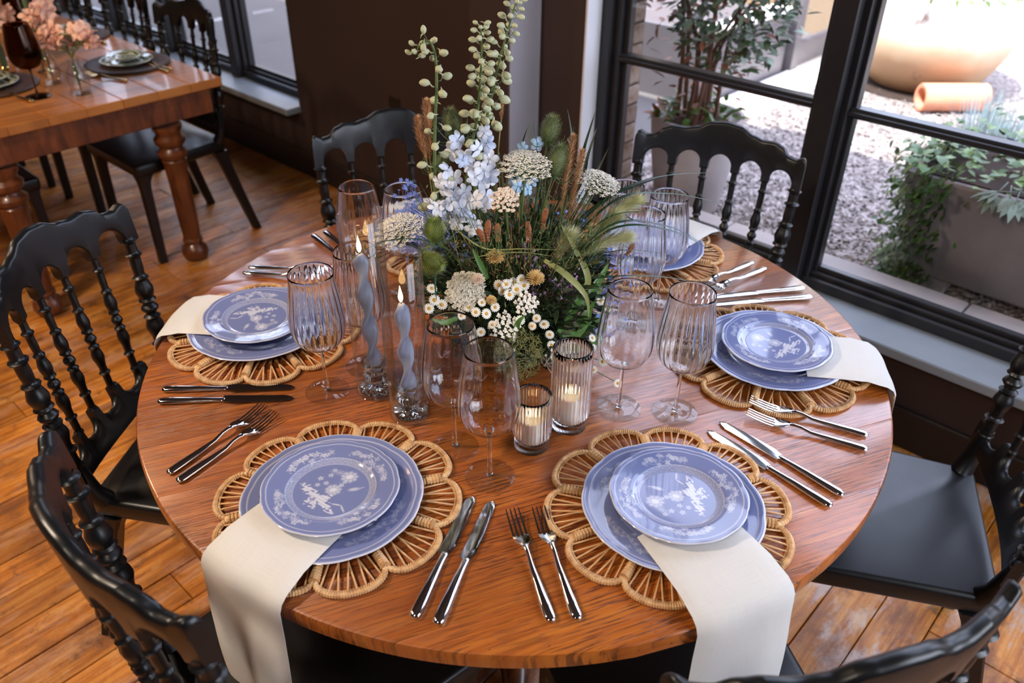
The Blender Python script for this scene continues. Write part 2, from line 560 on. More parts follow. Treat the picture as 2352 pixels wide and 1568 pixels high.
def window(name, a, b, mulls, munt_z):
    root = obj(name, None, None, (0, 0, 0))
    root.empty_display_size = 0.1
    struct(root)
    yf = 1.325
    # sill board
    MB().bbox(a + 0.002, b - 0.002, 1.165, 1.345, SZ - 0.033, SZ, 0.004).build('sill', 'sill_grey', root, smooth=False)
    # outer frame: stepped profile, four members
    def member(n, x0, x1, z0, z1):
        MB().bbox(x0, x1, yf, yf + 0.05, z0, z1, 0.003).build(n, 'frame_black', root, smooth=False)
    member('bottom_rail', a, b, SZ, SZ + 0.035)
    MB().bbox(a, b, yf + 0.024, yf + 0.072, SZ + 0.034, SZ + 0.050, 0.003).build('bottom_rail', 'frame_black', root, smooth=False)
    MB().bbox(a, b, yf + 0.044, yf + 0.072, SZ + 0.049, SZ + 0.066, 0.003).build('bottom_rail', 'frame_black', root, smooth=False)
    member('top_rail', a, b, 2.49, 2.55)
    for x0, x1, sgn in ((a, a + 0.05, 1), (b - 0.05, b, -1)):
        member('jamb', x0, x1, SZ, 2.52)
        xx = (x1, x1 + 0.028) if sgn > 0 else (x0 - 0.028, x0)
        MB().bbox(xx[0], xx[1], yf + 0.022, yf + 0.072, SZ + 0.03, 2.52, 0.003).build('jamb', 'frame_black', root, smooth=False)
        xx = (x1 + 0.027, x1 + 0.05) if sgn > 0 else (x0 - 0.05, x0 - 0.027)
        MB().bbox(xx[0], xx[1], yf + 0.042, yf + 0.072, SZ + 0.03, 2.52, 0.003).build('jamb', 'frame_black', root, smooth=False)
    edges = [a + 0.08]
    for m in mulls:
        mo = MB().bbox(m - 0.034, m + 0.034, yf - 0.03, yf + 0.05, SZ + 0.001, 2.52, 0.004).build('mullion', 'frame_black', root, smooth=False)
        for s in (-1, 1):
            x0, x1 = sorted((m + s * 0.033, m + s * 0.054))
            MB().bbox(x0, x1, yf + 0.008, yf + 0.07, SZ + 0.03, 2.52, 0.003).build('stop_bead', 'frame_black', mo, smooth=False)
            x0, x1 = sorted((m + s * 0.053, m + s * 0.068))
            MB().bbox(x0, x1, yf + 0.035, yf + 0.07, SZ + 0.03, 2.52, 0.002).build('stop_bead', 'frame_black', mo, smooth=False)
        edges += [m - 0.06, m + 0.06]
    edges.append(b - 0.08)
    for i in range(0, len(edges), 2):
        x0, x1 = edges[i], edges[i + 1]
        zz = [SZ + 0.055] + list(munt_z) + [2.50]
        for z in munt_z:
            mu = MB().bbox(x0 - 0.01, x1 + 0.01, yf + 0.026, yf + 0.070, z - 0.015, z + 0.015, 0.004).build('muntin', 'frame_black', root, smooth=False)
            MB().bbox(x0 - 0.005, x1 + 0.005, yf + 0.010, yf + 0.027, z - 0.006, z + 0.006, 0.002).build('glazing_bar', 'frame_black', mu, smooth=False)
        for z0, z1 in zip(zz[:-1], zz[1:]):
            MB().box(x0 - 0.02, x1 + 0.02, yf + 0.046, yf + 0.050, z0, z1).build('pane', 'pane_glass', root, smooth=False)
    return root
window('window_1', OP1[0], OP1[1], [0.030, 0.885], [0.948, 1.72])
window('window_2', OP2[0], OP2[1], [-3.33, -4.08, -4.83], [1.5])

# wall outlet cover on the brown pier
o = MB().bbox(-1.915, -1.845, WY - 0.008, WY, 0.49, 0.585, 0.003).build('outlet_cover', 'outlet_dark')
root = thing('wall_outlet', 'dark outlet plate on the brown wall behind the empty back chair', 'outlet')
o.parent = root
for z in (0.517, 0.555):
    MB().bbox(-1.896, -1.864, WY - 0.010, WY - 0.007, z - 0.011, z + 0.011, 0.001).build('socket', 'frame_black', root, smooth=False)

# ------------------------------------------------------------------ round table
TZ = 0.75
TR = 0.75
gdir = R(64.5)                       # board direction
table = thing('round_table', 'large round dining table of orange-brown worn boards', 'table', (0, 0, 0), gdir)
bw = 0.137
k0 = int(TR / bw) + 1
for i in range(-k0, k0 + 1):
    y0, y1 = (i - 0.5) * bw + 0.0003, (i + 0.5) * bw - 0.0003
    y0c, y1c = max(y0, -TR + 1e-4), min(y1, TR - 1e-4)
    if y1c - y0c < 0.004: continue
    def outline(rr):
        N = 14
        P = []
        for t in range(N + 1):
            y = y0c + (y1c - y0c) * t / N
            y = max(min(y, rr - 1e-5), -rr + 1e-5)
            P.append((math.sqrt(max(rr * rr - y * y, 0)), y))
        for t in range(N, -1, -1):
            y = y0c + (y1c - y0c) * t / N
            y = max(min(y, rr - 1e-5), -rr + 1e-5)
            P.append((-math.sqrt(max(rr * rr - y * y, 0)), y))
        return P
    rings = [(TR - 0.006, -0.034), (TR - 0.001, -0.030), (TR, -0.006), (TR - 0.0015, -0.002), (TR - 0.005, 0.0)]
    rows = [[(x, y, TZ + z) for x, y in outline(rr)] for rr, z in rings]
    MB().loops(rows).build('board', 'table_wood', table, ang=35)
# underside frame and pedestal
MB().lathe([(0.60, TZ - 0.034), (0.60, TZ - 0.10), (0.575, TZ - 0.10), (0.575, TZ - 0.034)], 64).build('apron', 'turned_leg_wood', table)
MB().lathe([(0.0, 0.10), (0.07, 0.10), (0.075, 0.14), (0.055, 0.2), (0.085, 0.36), (0.09, 0.45), (0.06, 0.55), (0.07, 0.62), (0.12, 0.70), (0.12, TZ - 0.034), (0, TZ - 0.034)], 32).build('pedestal', 'turned_leg_wood', table)
for q in range(4):
    a = R(-45.5) - gdir + q * PI / 2
    c, s = math.cos(a), math.sin(a)
    MB().tube([(0.06 * c, 0.06 * s, 0.17), (0.18 * c, 0.18 * s, 0.12), (0.29 * c, 0.29 * s, 0.05), (0.33 * c, 0.33 * s, 0.030)], [0.045, 0.042, 0.036, 0.029], 10).build('foot', 'turned_leg_wood', table)
    MB().tube([(0.06 * c, 0.06 * s, 0.42), (0.56 * c, 0.56 * s, TZ - 0.06)], [0.026, 0.024], 8).build('brace', 'turned_leg_wood', table)

# ------------------------------------------------------------------ chairs
def chair_proto():
    t = thing('dining_chair', '', 'chair')
    M = 'chair_black'
    hw = 0.215
    def xs(z):          # half width of the back at height z
        return 0.192 + (hw - 0.192) * min(1, max(0, (z - 0.45) / 0.38))
    def yb(x, z):       # surface of the back: reclined and curved in plan
        u = x / hw
        return 0.191 + 0.101 * (z - 0.45) + 0.056 * (1 - u * u) * min(1, max(0, (z - 0.44) / 0.12))
    # seat: rounded trapezoid with a deep black edge
    def trap(ins, z):
        P = []
        cs = [(-0.225 + ins, -0.215 + ins), (0.225 - ins, -0.215 + ins), (0.195 - ins, 0.215 - ins), (-0.195 + ins, 0.215 - ins)]
        for i, (cx, cy) in enumerate(cs):
            px, py = cs[i - 1]; nx, ny = cs[(i + 1) % 4]
            r = 0.022
            a = Vector((px - cx, py - cy)).normalized() * r; b = Vector((nx - cx, ny - cy)).normalized() * r
            for q in range(5):
                u = q / 4
                p = Vector((cx, cy)) + a * (1 - u) ** 2 + b * u ** 2
                P.append((p.x, p.y, z))
        return P
    MB().loops([trap(0.012, 0.398), trap(0.004, 0.402), trap(0.0, 0.41), trap(0.0, 0.441), trap(0.003, 0.447), trap(0.010, 0.450)]).build('seat', M, t, ang=50)
    # legs
    def leg(pts, ws):
        rows = []
        for (x, y, z), w_ in zip(pts, ws):
            b = w_ * 0.25
            rows.append([(x - w_ + b, y - w_, z), (x + w_ - b, y - w_, z), (x + w_, y - w_ + b, z), (x + w_, y + w_ - b, z), (x + w_ - b, y + w_, z), (x - w_ + b, y + w_, z), (x - w_, y + w_ - b, z), (x - w_, y - w_ + b, z)])
        return MB().loops(rows)
    for s in (-1, 1):
        leg([(s * 0.195, -0.185, 0.0), (s * 0.193, -0.182, 0.33), (s * 0.190, -0.180, 0.37), (s * 0.182, -0.172, 0.400)], [0.0165, 0.0195, 0.0225, 0.034]).build('leg', M, t)
        leg([(s * 0.200, 0.285, 0.0), (s * 0.190, 0.232, 0.20), (s * 0.180, 0.196, 0.35), (s * 0.173, 0.180, 0.400)], [0.0175, 0.0195, 0.0225, 0.030]).build('leg', M, t)
    # turned uprights
    def ringprof(u, big):
        """radius of the turning at u in 0..1 from bottom to top"""
        def bump(c, w_, h): return h * math.exp(-((u - c) / w_) ** 2)
        r = 0.66 + 0.10 * math.sin(u * PI)
        r += bump(0.17, 0.010, 0.42) + bump(0.86, 0.010, 0.42) + bump(0.965, 0.009, 0.34) + bump(0.04, 0.009, 0.3)
        r += bump(0.31, 0.055, 0.40) + bump(0.39, 0.010, 0.30)
        r += bump(0.455, 0.022, 0.36) + bump(0.52, 0.010, 0.30) + bump(0.595, 0.055, 0.40) + bump(0.69, 0.010, 0.32)
        r -= bump(0.415, 0.012, 0.16) + bump(0.495, 0.012, 0.16) + bump(0.72, 0.03, 0.08)
        return r * (0.0185 if big else 0.0118)
    def upright(f, z0, z1, big):
        N = 110
        path = []; rad = []
        for i in range(N + 1):
            u = i / N; z = z0 + (z1 - z0) * u
            x = f * xs(z)
            path.append((x, yb(x, z), z)); rad.append(ringprof(u, big))
        return MB().tube(path, rad, 12 if big else 10)
    for s in (-1, 1):
        upright(s, 0.535, 0.874, True).build('post', M, t)
        # plain lower part of the post sweeping into the seat
        pts = [(s * xs(z), yb(s * xs(z), z) , z) for z in (0.442, 0.47, 0.50, 0.53, 0.56)]
        pts[0] = (s * 0.182, 0.186, 0.442)
        MB().tube(pts, [0.024, 0.0205, 0.0185, 0.0165, 0.0145], 12).build('post_base', M, t)
    for f in (-0.6, -0.2, 0.2, 0.6):
        upright(f, 0.560, 0.874, False).build('spindle', M, t)
    # rails as strips of rounded sections along x
    def rail(z_top, z_bot, X, th, name):
        b = 0.0065
        rows = []
        for x in X:
            zt, zb = z_top(x), z_bot(x)
            if zt - zb < 2.2 * b: zb = zt - 2.2 * b
            zm = (zt + zb) / 2
            sec = [(-th / 2, zb + b), (-th / 2 + b, zb), (th / 2 - b, zb), (th / 2, zb + b), (th / 2, zm), (th / 2, zt - b), (th / 2 - b, zt), (-th / 2 + b, zt), (-th / 2, zt - b), (-th / 2, zm)]
            rows.append([(x, yb(x, z) + y, z) for y, z in sec])
        o = MB().loops(rows).build(name, M, t, ang=60)
        wn_ = o.modifiers.new('even_normals', 'WEIGHTED_NORMAL'); wn_.weight = 100; wn_.keep_sharp = True
        return o
    bay = 2 * hw / 5
    cen = [-2 * bay, -bay, 0, bay, 2 * bay]
    ra = bay / 2 - 0.0108
    X = [-hw - 0.014, -hw - 0.011, -hw - 0.006, -hw]
    for c in cen:
        X += [c - ra * math.cos(PI * q / 16) for q in range(0, 17)]
        X += [c + bay / 2]
    X = X[:-1] + [hw, hw + 0.006, hw + 0.011, hw + 0.014]
    X = sorted(set(round(x, 5) for x in X))
    def tprof(x):
        u = abs(x) / (hw + 0.014)
        k = [(0, 0.040), (0.16, 0.036), (0.34, 0.019), (0.46, 0.0135), (0.60, 0.0165), (0.70, 0.010), (0.80, -0.008), (0.88, -0.0095), (0.94, -0.001), (0.975, 0.002), (0.99, -0.002), (1.0, -0.010)]
        for (a, va), (b_, vb) in zip(k[:-1], k[1:]):
            if u <= b_ + 1e-9:
                q = (u - a) / (b_ - a); q = q * q * (3 - 2 * q)
                return 0.950 + va + (vb - va) * q
        return 0.940
    def arch(x):
        for c in cen:
            if abs(x - c) < ra - 1e-6:
                return 0.868 + 1.10 * math.sqrt(ra * ra - (x - c) ** 2)
        return 0.858
    rail(tprof, arch, X, 0.023, 'top_rail')
    def uarch(x):
        for c in cen:
            if abs(x - c) < ra - 1e-6:
                return 0.568 - 1.0 * math.sqrt(ra * ra - (x - c) ** 2)
        return 0.578
    X2 = [x for x in X if abs(x) <= hw + 1e-4]
    rail(uarch, lambda x: 0.492 + 0.012 * (abs(x) / hw) ** 2, X2, 0.021, 'lower_rail')
    return t
CH = chair_proto(); ch_used = []
def chair(ang, r, turn, label, group='black chairs around the round table', loc=None, rz=None):
    a = R(ang)
    L = loc or (r * math.cos(a), r * math.sin(a), 0)
    return place(CH, ch_used, L, rz if rz is not None else a - PI / 2 + R(turn), label, group)
for x, y, a, lb in ((0.092, -0.625, -93.0, 'black chair in the lower left corner, its curved top rail nearest the camera'),
                    (0.652, -0.248, -30.5, 'black chair cut off by the bottom right corner of the photo'),
                    (0.690, 0.414, 25.0, 'black chair at the right edge with its grey-lit empty seat showing'),
                    (0.010, 0.625, 105.5, 'black chair in front of the big window, gravel seen through its back'),
                    (-0.545, 0.205, 149.0, 'black chair behind the flowers against the brown wall'),
                    (-0.503, -0.459, 215.8, 'black chair at the left edge whose turned spindles show in full')):
    chair(0, 0, 0, lb, loc=(x, y, 0), rz=R(a - 90))
# ------------------------------------------------------------------ place settings on the round table
SET = {'FL': (-79.5, 0.556), 'FR': (-19.6, 0.546), 'R': (38.6, 0.535), 'BR': (95.0, 0.540), 'B': (157.0, 0.540), 'L': (218.2, 0.551)}
WHO = {'FL': 'nearest on the left', 'FR': 'nearest on the right', 'R': 'beside the window sill', 'BR': 'in front of the window chair', 'B': 'hidden behind the flowers', 'L': 'at the left edge of the table'}
def pol(ang, r, z=0.0):
    return (r * math.cos(R(ang)), r * math.sin(R(ang)), z)

# -- rattan flower placemat: ten petals, each a wrapped cane rim with cane spokes
def mat_proto():
    t = thing('placemat', '', 'placemat')
    NP = 10
    half = PI / NP
    R0, RB = 0.105, 0.162            # inner ring, petal foot radius
    def rim_pt(u):                   # u -1..1 across one petal
        a = u * half
        bul = math.sqrt(max(0.0, 1 - abs(u) ** 2.6))
        return (RB + (0.199 - RB) * bul, a)
    N = 96
    path = []; rad = []
    for i in range(N + 1):
        u = -1 + 2 * i / N
        r, a = rim_pt(u * 0.985)
        path.append((r * math.cos(a), r * math.sin(a), 0.0052)); rad.append(0.0040 if i % 3 == 0 else 0.0052)
    rim_me = MB().tube(path, rad, 8).mesh('petal_rim', 'rattan', ang=28)
    # woven braid running just inside the rim
    bp_ = []
    for i in range(N + 1):
        u = -1 + 2 * i / N
        r, a = rim_pt(u * 0.93)
        r -= 0.0062 + 0.0014 * math.sin(i * 2.2)
        bp_.append((r * math.cos(a), r * math.sin(a), 0.0062 + 0.0014 * math.cos(i * 2.2)))
    braid_me = MB().tube(bp_, 0.0013, 5).mesh('braid', 'rattan', ang=180)
    # binding between two petals
    path = []; rad = []
    for i in range(33):
        f = i / 32
        r = 0.112 + (0.172 - 0.112) * f
        path.append((r, 0.0, 0.0072)); rad.append((0.0080 if i % 3 else 0.0060) * (0.75 + 0.40 * f))
    bind_me = MB().tube(path, rad, 8).mesh('binding', 'rattan', ang=28)
    NS = 8
    spoke_me = []
    for q in range(NS):
        u = -0.80 + 1.6 * q / (NS - 1)
        r, a = rim_pt(u)
        r -= 0.004
        a0 = u * half * 0.42 + (0.055 if q % 2 else -0.055)
        A = Vector((R0 * math.cos(a0), R0 * math.sin(a0), 0.0045 + 0.0012 * (q % 2)))
        B = Vector((r * math.cos(a), r * math.sin(a), 0.0058))
        m_ = MB().tube([A, (A + B) / 2 + Vector((0, 0, 0.001)), B], 0.0017, 5)
        spoke_me.append(m_.mesh('spoke', 'rattan_spoke', ang=180))
    for p in range(NP):
        rz = 2 * half * p
        pe = obj('petal_rim', rim_me, t, (0, 0, 0), (0, 0, rz))
        obj('braid', braid_me, pe)
        for q in range(NS):
            obj('spoke', spoke_me[q], pe)
        obj('binding', bind_me, t, (0, 0, 0), (0, 0, rz + half))
    cen = MB()
    for r in (0.104, 0.108, 0.075, 0.045):
        cen.tube([(r * math.cos(2 * PI * i / 48), r * math.sin(2 * PI * i / 48), 0.005) for i in range(49)], 0.0024, 6, cap=False)
    cen.lathe([(0.0, 0.0035), (0.10, 0.0035), (0.10, 0.0055), (0, 0.0055)], 40)
    cen.build('woven_center', 'rattan', t)
    return t

# -- porcelain with a white transfer print
def blob(X, Y, cx, cy, rx, ry, ang=0.0, soft=0.25):
    c, s = math.cos(ang), math.sin(ang)
    u = ((X - cx) * c + (Y - cy) * s) / rx
    v = (-(X - cx) * s + (Y - cy) * c) / ry
    d = np.sqrt(u * u + v * v)
    return np.clip((1 - d) / soft, 0, 1)
def paint(X, Y, big):
    rr = np.hypot(X, Y); th = np.arctan2(Y, X)
    col = np.zeros_like(X)
    rs = random.Random(11)
    def put(m, a):
        nonlocal col
        col = np.maximum(col, m * a)
    def blossom(cx, cy, s, a, n=5):
        ph = rs.uniform(0, 6)
        for k in range(n):
            an = ph + 2 * PI * k / n
            put(blob(X, Y, cx + s * 0.75 * math.cos(an), cy + s * 0.75 * math.sin(an), s * 0.72, s * 0.5, an, 0.55), a)
        put(blob(X, Y, cx, cy, s * 0.30, s * 0.30), a * 0.35)
    def line(r0, w_, a):
        put(np.clip(1 - np.abs(rr - r0) / w_, 0, 1), a)
    put(np.clip((rr - 0.972) / 0.018, 0, 1), 0.75)
    line(0.918, 0.011, 0.75)
    # rim sprays: loose bunches of blossom on thin arching stems
    for a0, a1, n in ((0.25, 1.30, 20), (1.75, 2.70, 16), (3.30, 4.45, 24), (5.05, 5.95, 15)):
        for k in range(n):
            f = (k + rs.uniform(-0.3, 0.3)) / (n - 1)
            a = a0 + (a1 - a0) * f
            env = math.sin(PI * min(1, max(0, f))) ** 0.5
            r = 0.765 + rs.uniform(-0.105, 0.085) * env
            blossom(r * math.cos(a), r * math.sin(a), (0.026 if big else 0.038) * rs.uniform(0.65, 1.15), rs.uniform(0.40, 0.78) * (0.7 if big else 1), rs.choice([4, 5, 5]))
            if k % 2:
                put(blob(X, Y, (r - 0.05) * math.cos(a + 0.05), (r - 0.05) * math.sin(a + 0.05), 0.034, 0.012, a + rs.uniform(-1, 1), 0.6), 0.38)
        T = (th % (2 * PI) - a0) / (a1 - a0)
        inside = (T > 0) & (T < 1)
        for ph, am in ((0.0, 0.07), (2.1, 0.05)):
            put(np.clip(1 - np.abs(rr - 0.76 - am * np.sin(T * 8 + ph + a0)) / 0.008, 0, 1) * inside, 0.36)
    if not big:
        # lattice band
        b = np.clip(1 - np.abs(rr - 0.605) / 0.045, 0, 1) > 0.02
        lat = (np.abs(((th * 34 / PI + rr * 26) % 1) - 0.5) < 0.13) | (np.abs(((th * 34 / PI - rr * 26) % 1) - 0.5) < 0.13)
        put((b & lat).astype(float), 0.36)
        put(b.astype(float), 0.14)
        line(0.558, 0.010, 0.55); line(0.652, 0.009, 0.5)
        # centre: pierced rock, two peonies, small sprigs
        ed = 0.020 * np.sin(X * 55 + 3 * np.sin(Y * 41)) + 0.014 * np.sin(Y * 83 + X * 30)
        rock = np.zeros_like(X)
        for cx, cy, rx, ry, an in ((-0.40, 0.06, 0.11, 0.040, 2.0), (-0.33, 0.0, 0.13, 0.055, 2.3), (-0.25, -0.09, 0.13, 0.065, 2.4), (-0.13, -0.18, 0.14, 0.075, 2.7), (-0.05, -0.30, 0.17, 0.055, 2.35), (-0.20, -0.31, 0.10, 0.045, 1.9), (-0.02, -0.15, 0.06, 0.05, 0.3), (0.05, -0.41, 0.11, 0.032, 2.3), (-0.29, -0.22, 0.09, 0.03, 1.2)):
            rock = np.maximum(rock, blob(X + ed, Y + ed * 0.7, cx, cy, rx, ry, an, 0.22))
        put(rock * (0.80 + 0.14 * np.sin(X * 60 + Y * 95)), 0.9)
        for cx, cy, r_ in ((-0.24, -0.19, 0.028), (-0.14, -0.26, 0.030), (-0.34, -0.06, 0.020), (-0.09, -0.35, 0.022)):
            col *= 1 - 0.75 * blob(X + ed, Y, cx, cy, r_, r_ * 0.7, 0.4, 0.3)
        put(blob(X, Y, 0.13, -0.30, 0.10, 0.016, -0.2, 0.5), 0.7); put(blob(X, Y, 0.23, -0.38, 0.10, 0.016, -1.1, 0.5), 0.7)
        for cx, cy, r_ in ((0.03, 0.0, 0.125), (0.22, 0.28, 0.135)):
            for q in range(9):
                an = q * 2 * PI / 9 + cx * 7
                put(blob(X, Y, cx + r_ * 0.68 * math.cos(an), cy + r_ * 0.60 * math.sin(an), r_ * 0.42, r_ * 0.30, an, 0.8), 0.62)
            t_ = np.arctan2(Y - cy, X - cx); d = np.hypot(X - cx, Y - cy)
            put(np.clip((r_ * (0.95 + 0.1 * np.cos(9 * t_)) - d) / 0.03, 0, 1) * (0.35 + 0.35 * np.cos(24 * t_) ** 2), 0.75)
            put(blob(X, Y, cx, cy, r_ * 0.50, r_ * 0.40, 0.3, 0.25) * (0.85 + 0.15 * np.sin((Y - cy) * 190)), 0.97)
        d = np.hypot(X - 0.08, Y - 0.40); t_ = np.arctan2(Y - 0.40, X - 0.08)
        put(blob(X, Y, 0.07, 0.37, 0.19, 0.07, 2.9, 0.9) * (0.5 + 0.5 * np.cos(Y * 160 + X * 60)), 0.62)
        for cx, cy, s in ((-0.06, 0.31, 0.034), (-0.20, 0.24, 0.036), (-0.10, 0.14, 0.034), (-0.22, 0.10, 0.032), (0.13, 0.10, 0.034), (0.17, 0.17, 0.03), (-0.02, 0.42, 0.032)):
            blossom(cx, cy, s, 0.62, 5)
        put(blob(X, Y, 0.33, 0.02, 0.11, 0.045, 0.25, 0.6), 0.55); put(blob(X, Y, 0.43, 0.05, 0.07, 0.012, 0.5, 0.6), 0.5)
    else:
        line(0.60, 0.008, 0.4)
    return np.clip(col, 0, 1)
def plate_mesh(name, Rp, big, mat='porcelain', prt=None):
    NR, NS = (86, 240) if Rp < 0.13 or big is None else (96, 260)
    h = 0.016 if not big else 0.017
    def ztop(q):
        pts = [(0, 0.0052), (0.545, 0.0052), (0.60, 0.0066), (0.65, 0.0100), (0.70, 0.0118), (0.90, 0.0150), (0.965, h), (0.992, h), (1.0, h - 0.0012)]
        for (a, va), (b, vb) in zip(pts[:-1], pts[1:]):
            if q <= b: 
                f = (q - a) / (b - a); return va + (vb - va) * f
        return pts[-1][1]
    def sc(t, q):
        k = abs(math.cos(6 * t)) ** 0.75 - 0.62
        return 1 + 0.014 * k * q ** 6
    m = MB()
    rows = []
    vs = [(0, 0, ztop(0))]; qs = [(0.0, 0.0)]
    for i in range(1, NR + 1):
        q = (i / NR) ** 0.85
        for j in range(NS):
            t = 2 * PI * j / NS
            s_ = sc(t, q)
            vs.append((Rp * q * s_ * math.cos(t), Rp * q * s_ * math.sin(t), ztop(q) + 0.0009 * (abs(math.cos(6 * t)) - 0.6) * q ** 8)); qs.append((q * math.cos(t), q * math.sin(t)))
    fs = [(0, 1 + j, 1 + (j + 1) % NS) for j in range(NS)]
    for i in range(NR - 1):
        for j in range(NS):
            k = (j + 1) % NS
            fs.append((1 + i * NS + j, 1 + (i + 1) * NS + j, 1 + (i + 1) * NS + k, 1 + i * NS + k))
    o = len(vs)
    und = [(0.992, -0.0030), (0.93, -0.0036), (0.70, -0.0045), (0.62, -0.0050), (0.60, -0.0052 - 0.0014), (0.565, -0.0052 - 0.0014), (0.55, -0.0040)]
    for q, dz in und:
        for j in range(NS):
            t = 2 * PI * j / NS
            s_ = sc(t, q)
            z = ztop(q) + dz if q > 0.61 else (0.0002 if q > 0.56 else 0.0015)
            vs.append((Rp * q * s_ * math.cos(t), Rp * q * s_ * math.sin(t), max(0.0, z))); qs.append((1.0 * math.cos(t), math.sin(t)) if q > 0.98 else (0.0, 0.47))
    prev = 1 + (NR - 1) * NS
    for i in range(len(und)):
        cur = o + i * NS
        for j in range(NS):
            k = (j + 1) % NS
            fs.append((prev + j, cur + j, cur + k, prev + k))
        prev = cur
    fs.append(tuple(prev + j for j in range(NS)))
    me = bpy.data.meshes.new(name)
    me.from_pydata(vs, [], fs)
    me.materials.append(MATS[mat])
    me.shade_smooth(); me.set_sharp_from_angle(angle=R(50))
    Q = np.array(qs)
    val = (prt or paint)(Q[:, 0], Q[:, 1], big)
    at = me.attributes.new('print', 'FLOAT_COLOR', 'POINT')
    arr = np.stack([val, val, val, np.ones_like(val)], 1).astype(np.float32)
    at.data.foreach_set('color', arr.ravel())
    return me

MATP = mat_proto(); mu = []
din_me = plate_mesh('dinner_plate', 0.1465, True)
sal_me = plate_mesh('salad_plate', 0.1105, False)
def napkin(key, ang, w0, w1, r_in, drop, skew=0.0, seed=0):
    """folded linen strip: tucked under the salad plate, over the rims, off the table edge"""
    rs = random.Random(seed)
    # centre line in the radial plane (r, z): sits on dinner plate, mat and table edge
    prof = [(r_in, 0.7780), (0.655, 0.7795), (0.700, 0.7790), (0.722, 0.7735), (0.742, 0.7680), (0.7545, 0.7600), (0.7605, 0.748), (0.7615, 0.728)]
    z = 0.725
    n = 10
    for i in range(1, n + 1):
        prof.append((0.7605 + 0.010 * math.sin(i / n * 2.2), z - drop * i / n))
    NW = 22
    th = 0.0034
    # arc length
    S = [0]
    for (a, b), (c, d) in zip(prof[:-1], prof[1:]): S.append(S[-1] + math.hypot(c - a, d - b))
    rows = []
    uvs = []
    for i, (r, zz) in enumerate(prof):
        f = S[i] / S[-1]
        hang = min(1, max(0, (0.745 - zz) / 0.15))
        w_ = w0 + (w1 - w0) * min(1, f * 1.6)
        a_ = prof[max(0, i - 1)]; b_ = prof[min(len(prof) - 1, i + 1)]
        tx, tz = b_[0] - a_[0], b_[1] - a_[1]
        L = math.hypot(tx, tz); nx, nz = -tz / L, tx / L       # normal, outward/up
        up = []; dn = []
        for j in range(NW + 1):
            u = -1 + 2 * j / NW
            s_ = u * w_ / 2 + skew * f
            ripple = hang * (0.006 * math.sin(u * 2.0 + seed) + 0.0015 * math.sin(u * 6 + seed * 2)) + 0.0012 * math.sin(u * 5 + f * 7 + seed)
            edge_r = (math.sqrt(max(0.0, r * r - s_ * s_)) - r) if zz < 0.77 else 0.5 * (math.sqrt(max(0.0, r * r - s_ * s_)) - r) * min(1, max(0, (r - 0.70) / 0.05))
            droop = -0.0020 * abs(u) ** 4 if zz > 0.77 else 0
            bx = r + edge_r
            e = th * (1 - 0.85 * abs(u) ** 8)
            up.append((bx + nx * (e + ripple), s_, zz + nz * e + droop + nz * ripple * 0.2))
            dn.append((bx + nx * (-e * 0.1 + ripple), s_, zz - nz * e * 0.1 + droop + nz * ripple * 0.2))
        rows.append(up + dn[::-1])
        uvs.append(S[i])
    m = MB().loops(rows)
    me = m.mesh('napkin', 'linen', ang=60)
    uv = me.uv_layers.new(name='UVMap')
    n2 = len(rows[0])
    for lp in me.loops:
        vi = lp.vertex_index
        i, j = divmod(vi, n2)
        jj = j if j <= NW else n2 - 1 - j
        uv.data[lp.index].uv = (jj / NW * w1 * 3.2, uvs[i] * 3.2)
    o = obj('napkin', me, None, (0, 0, 0), (0, 0, R(ang)))
    return o

NAPL = {'FL': ('cream linen napkin hanging off the table nearest on the left', -79.8, 0.150, 0.182, 0.590, 0.25, 0.0),
        'FR': ('cream linen napkin hanging off the table nearest on the right', -21.3, 0.155, 0.186, 0.585, 0.26, 0.006),
        'R': ('cream linen napkin folded over the table edge beside the window sill', 36.2, 0.145, 0.165, 0.585, 0.13, 0.0),
        'BR': ('white napkin under the half hidden plate by the window chair', 92.0, 0.13, 0.15, 0.60, 0.12, 0.0),
        'B': ('napkin at the place hidden behind the flowers', 157.0, 0.13, 0.15, 0.60, 0.12, 0.0),
        'L': ('cream linen napkin folded over the left edge of the table', 216.9, 0.150, 0.165, 0.585, 0.14, 0.0)}
PROT = {'FL': 0, 'FR': 205, 'R': 95, 'BR': 60, 'B': 20, 'L': 70}
MROT = {'FL': 5, 'FR': 12, 'R': 20, 'BR': 3, 'B': 10, 'L': 8}
for i, (k, (a, r)) in enumerate(SET.items()):
    place(MATP, mu, pol(a, r - 0.010, TZ), R(MROT[k]), 'flower-shaped rattan placemat at the place ' + WHO[k], 'rattan placemats on the round table')
    d = obj('dinner_plate', din_me, None, pol(a, r, TZ + 0.0095), (0, 0, R(a + PROT[k] + 40)))
    tag(d, 'large lower blue plate at the place ' + WHO[k], 'plate', 'large blue dinner plates')
    # the salad plate leans on the folded napkin tucked under its outer edge
    tilt = 0.022
    o = obj('salad_plate', sal_me, None, pol(a + (0.8 if k == 'FR' else 0), r + 0.002, TZ + 0.0300))
    rad = Vector((math.cos(R(a)), math.sin(R(a)), 0)); ax = Vector((0, 0, 1)).cross(rad)
    o.rotation_euler = (Matrix.Rotation(-tilt, 3, ax) @ Matrix.Rotation(R(PROT[k] + (42.5 if k == 'FL' else a)), 3, 'Z')).to_euler()
    tag(o, 'small upper blue plate at the place ' + WHO[k], 'plate', 'small blue salad plates')
    lb, na, w0, w1, ri, dr, sk = NAPL[k]
    tag(napkin(k, na, w0, w1, ri, dr, sk, i), lb, 'napkin', 'linen napkins on the round table')

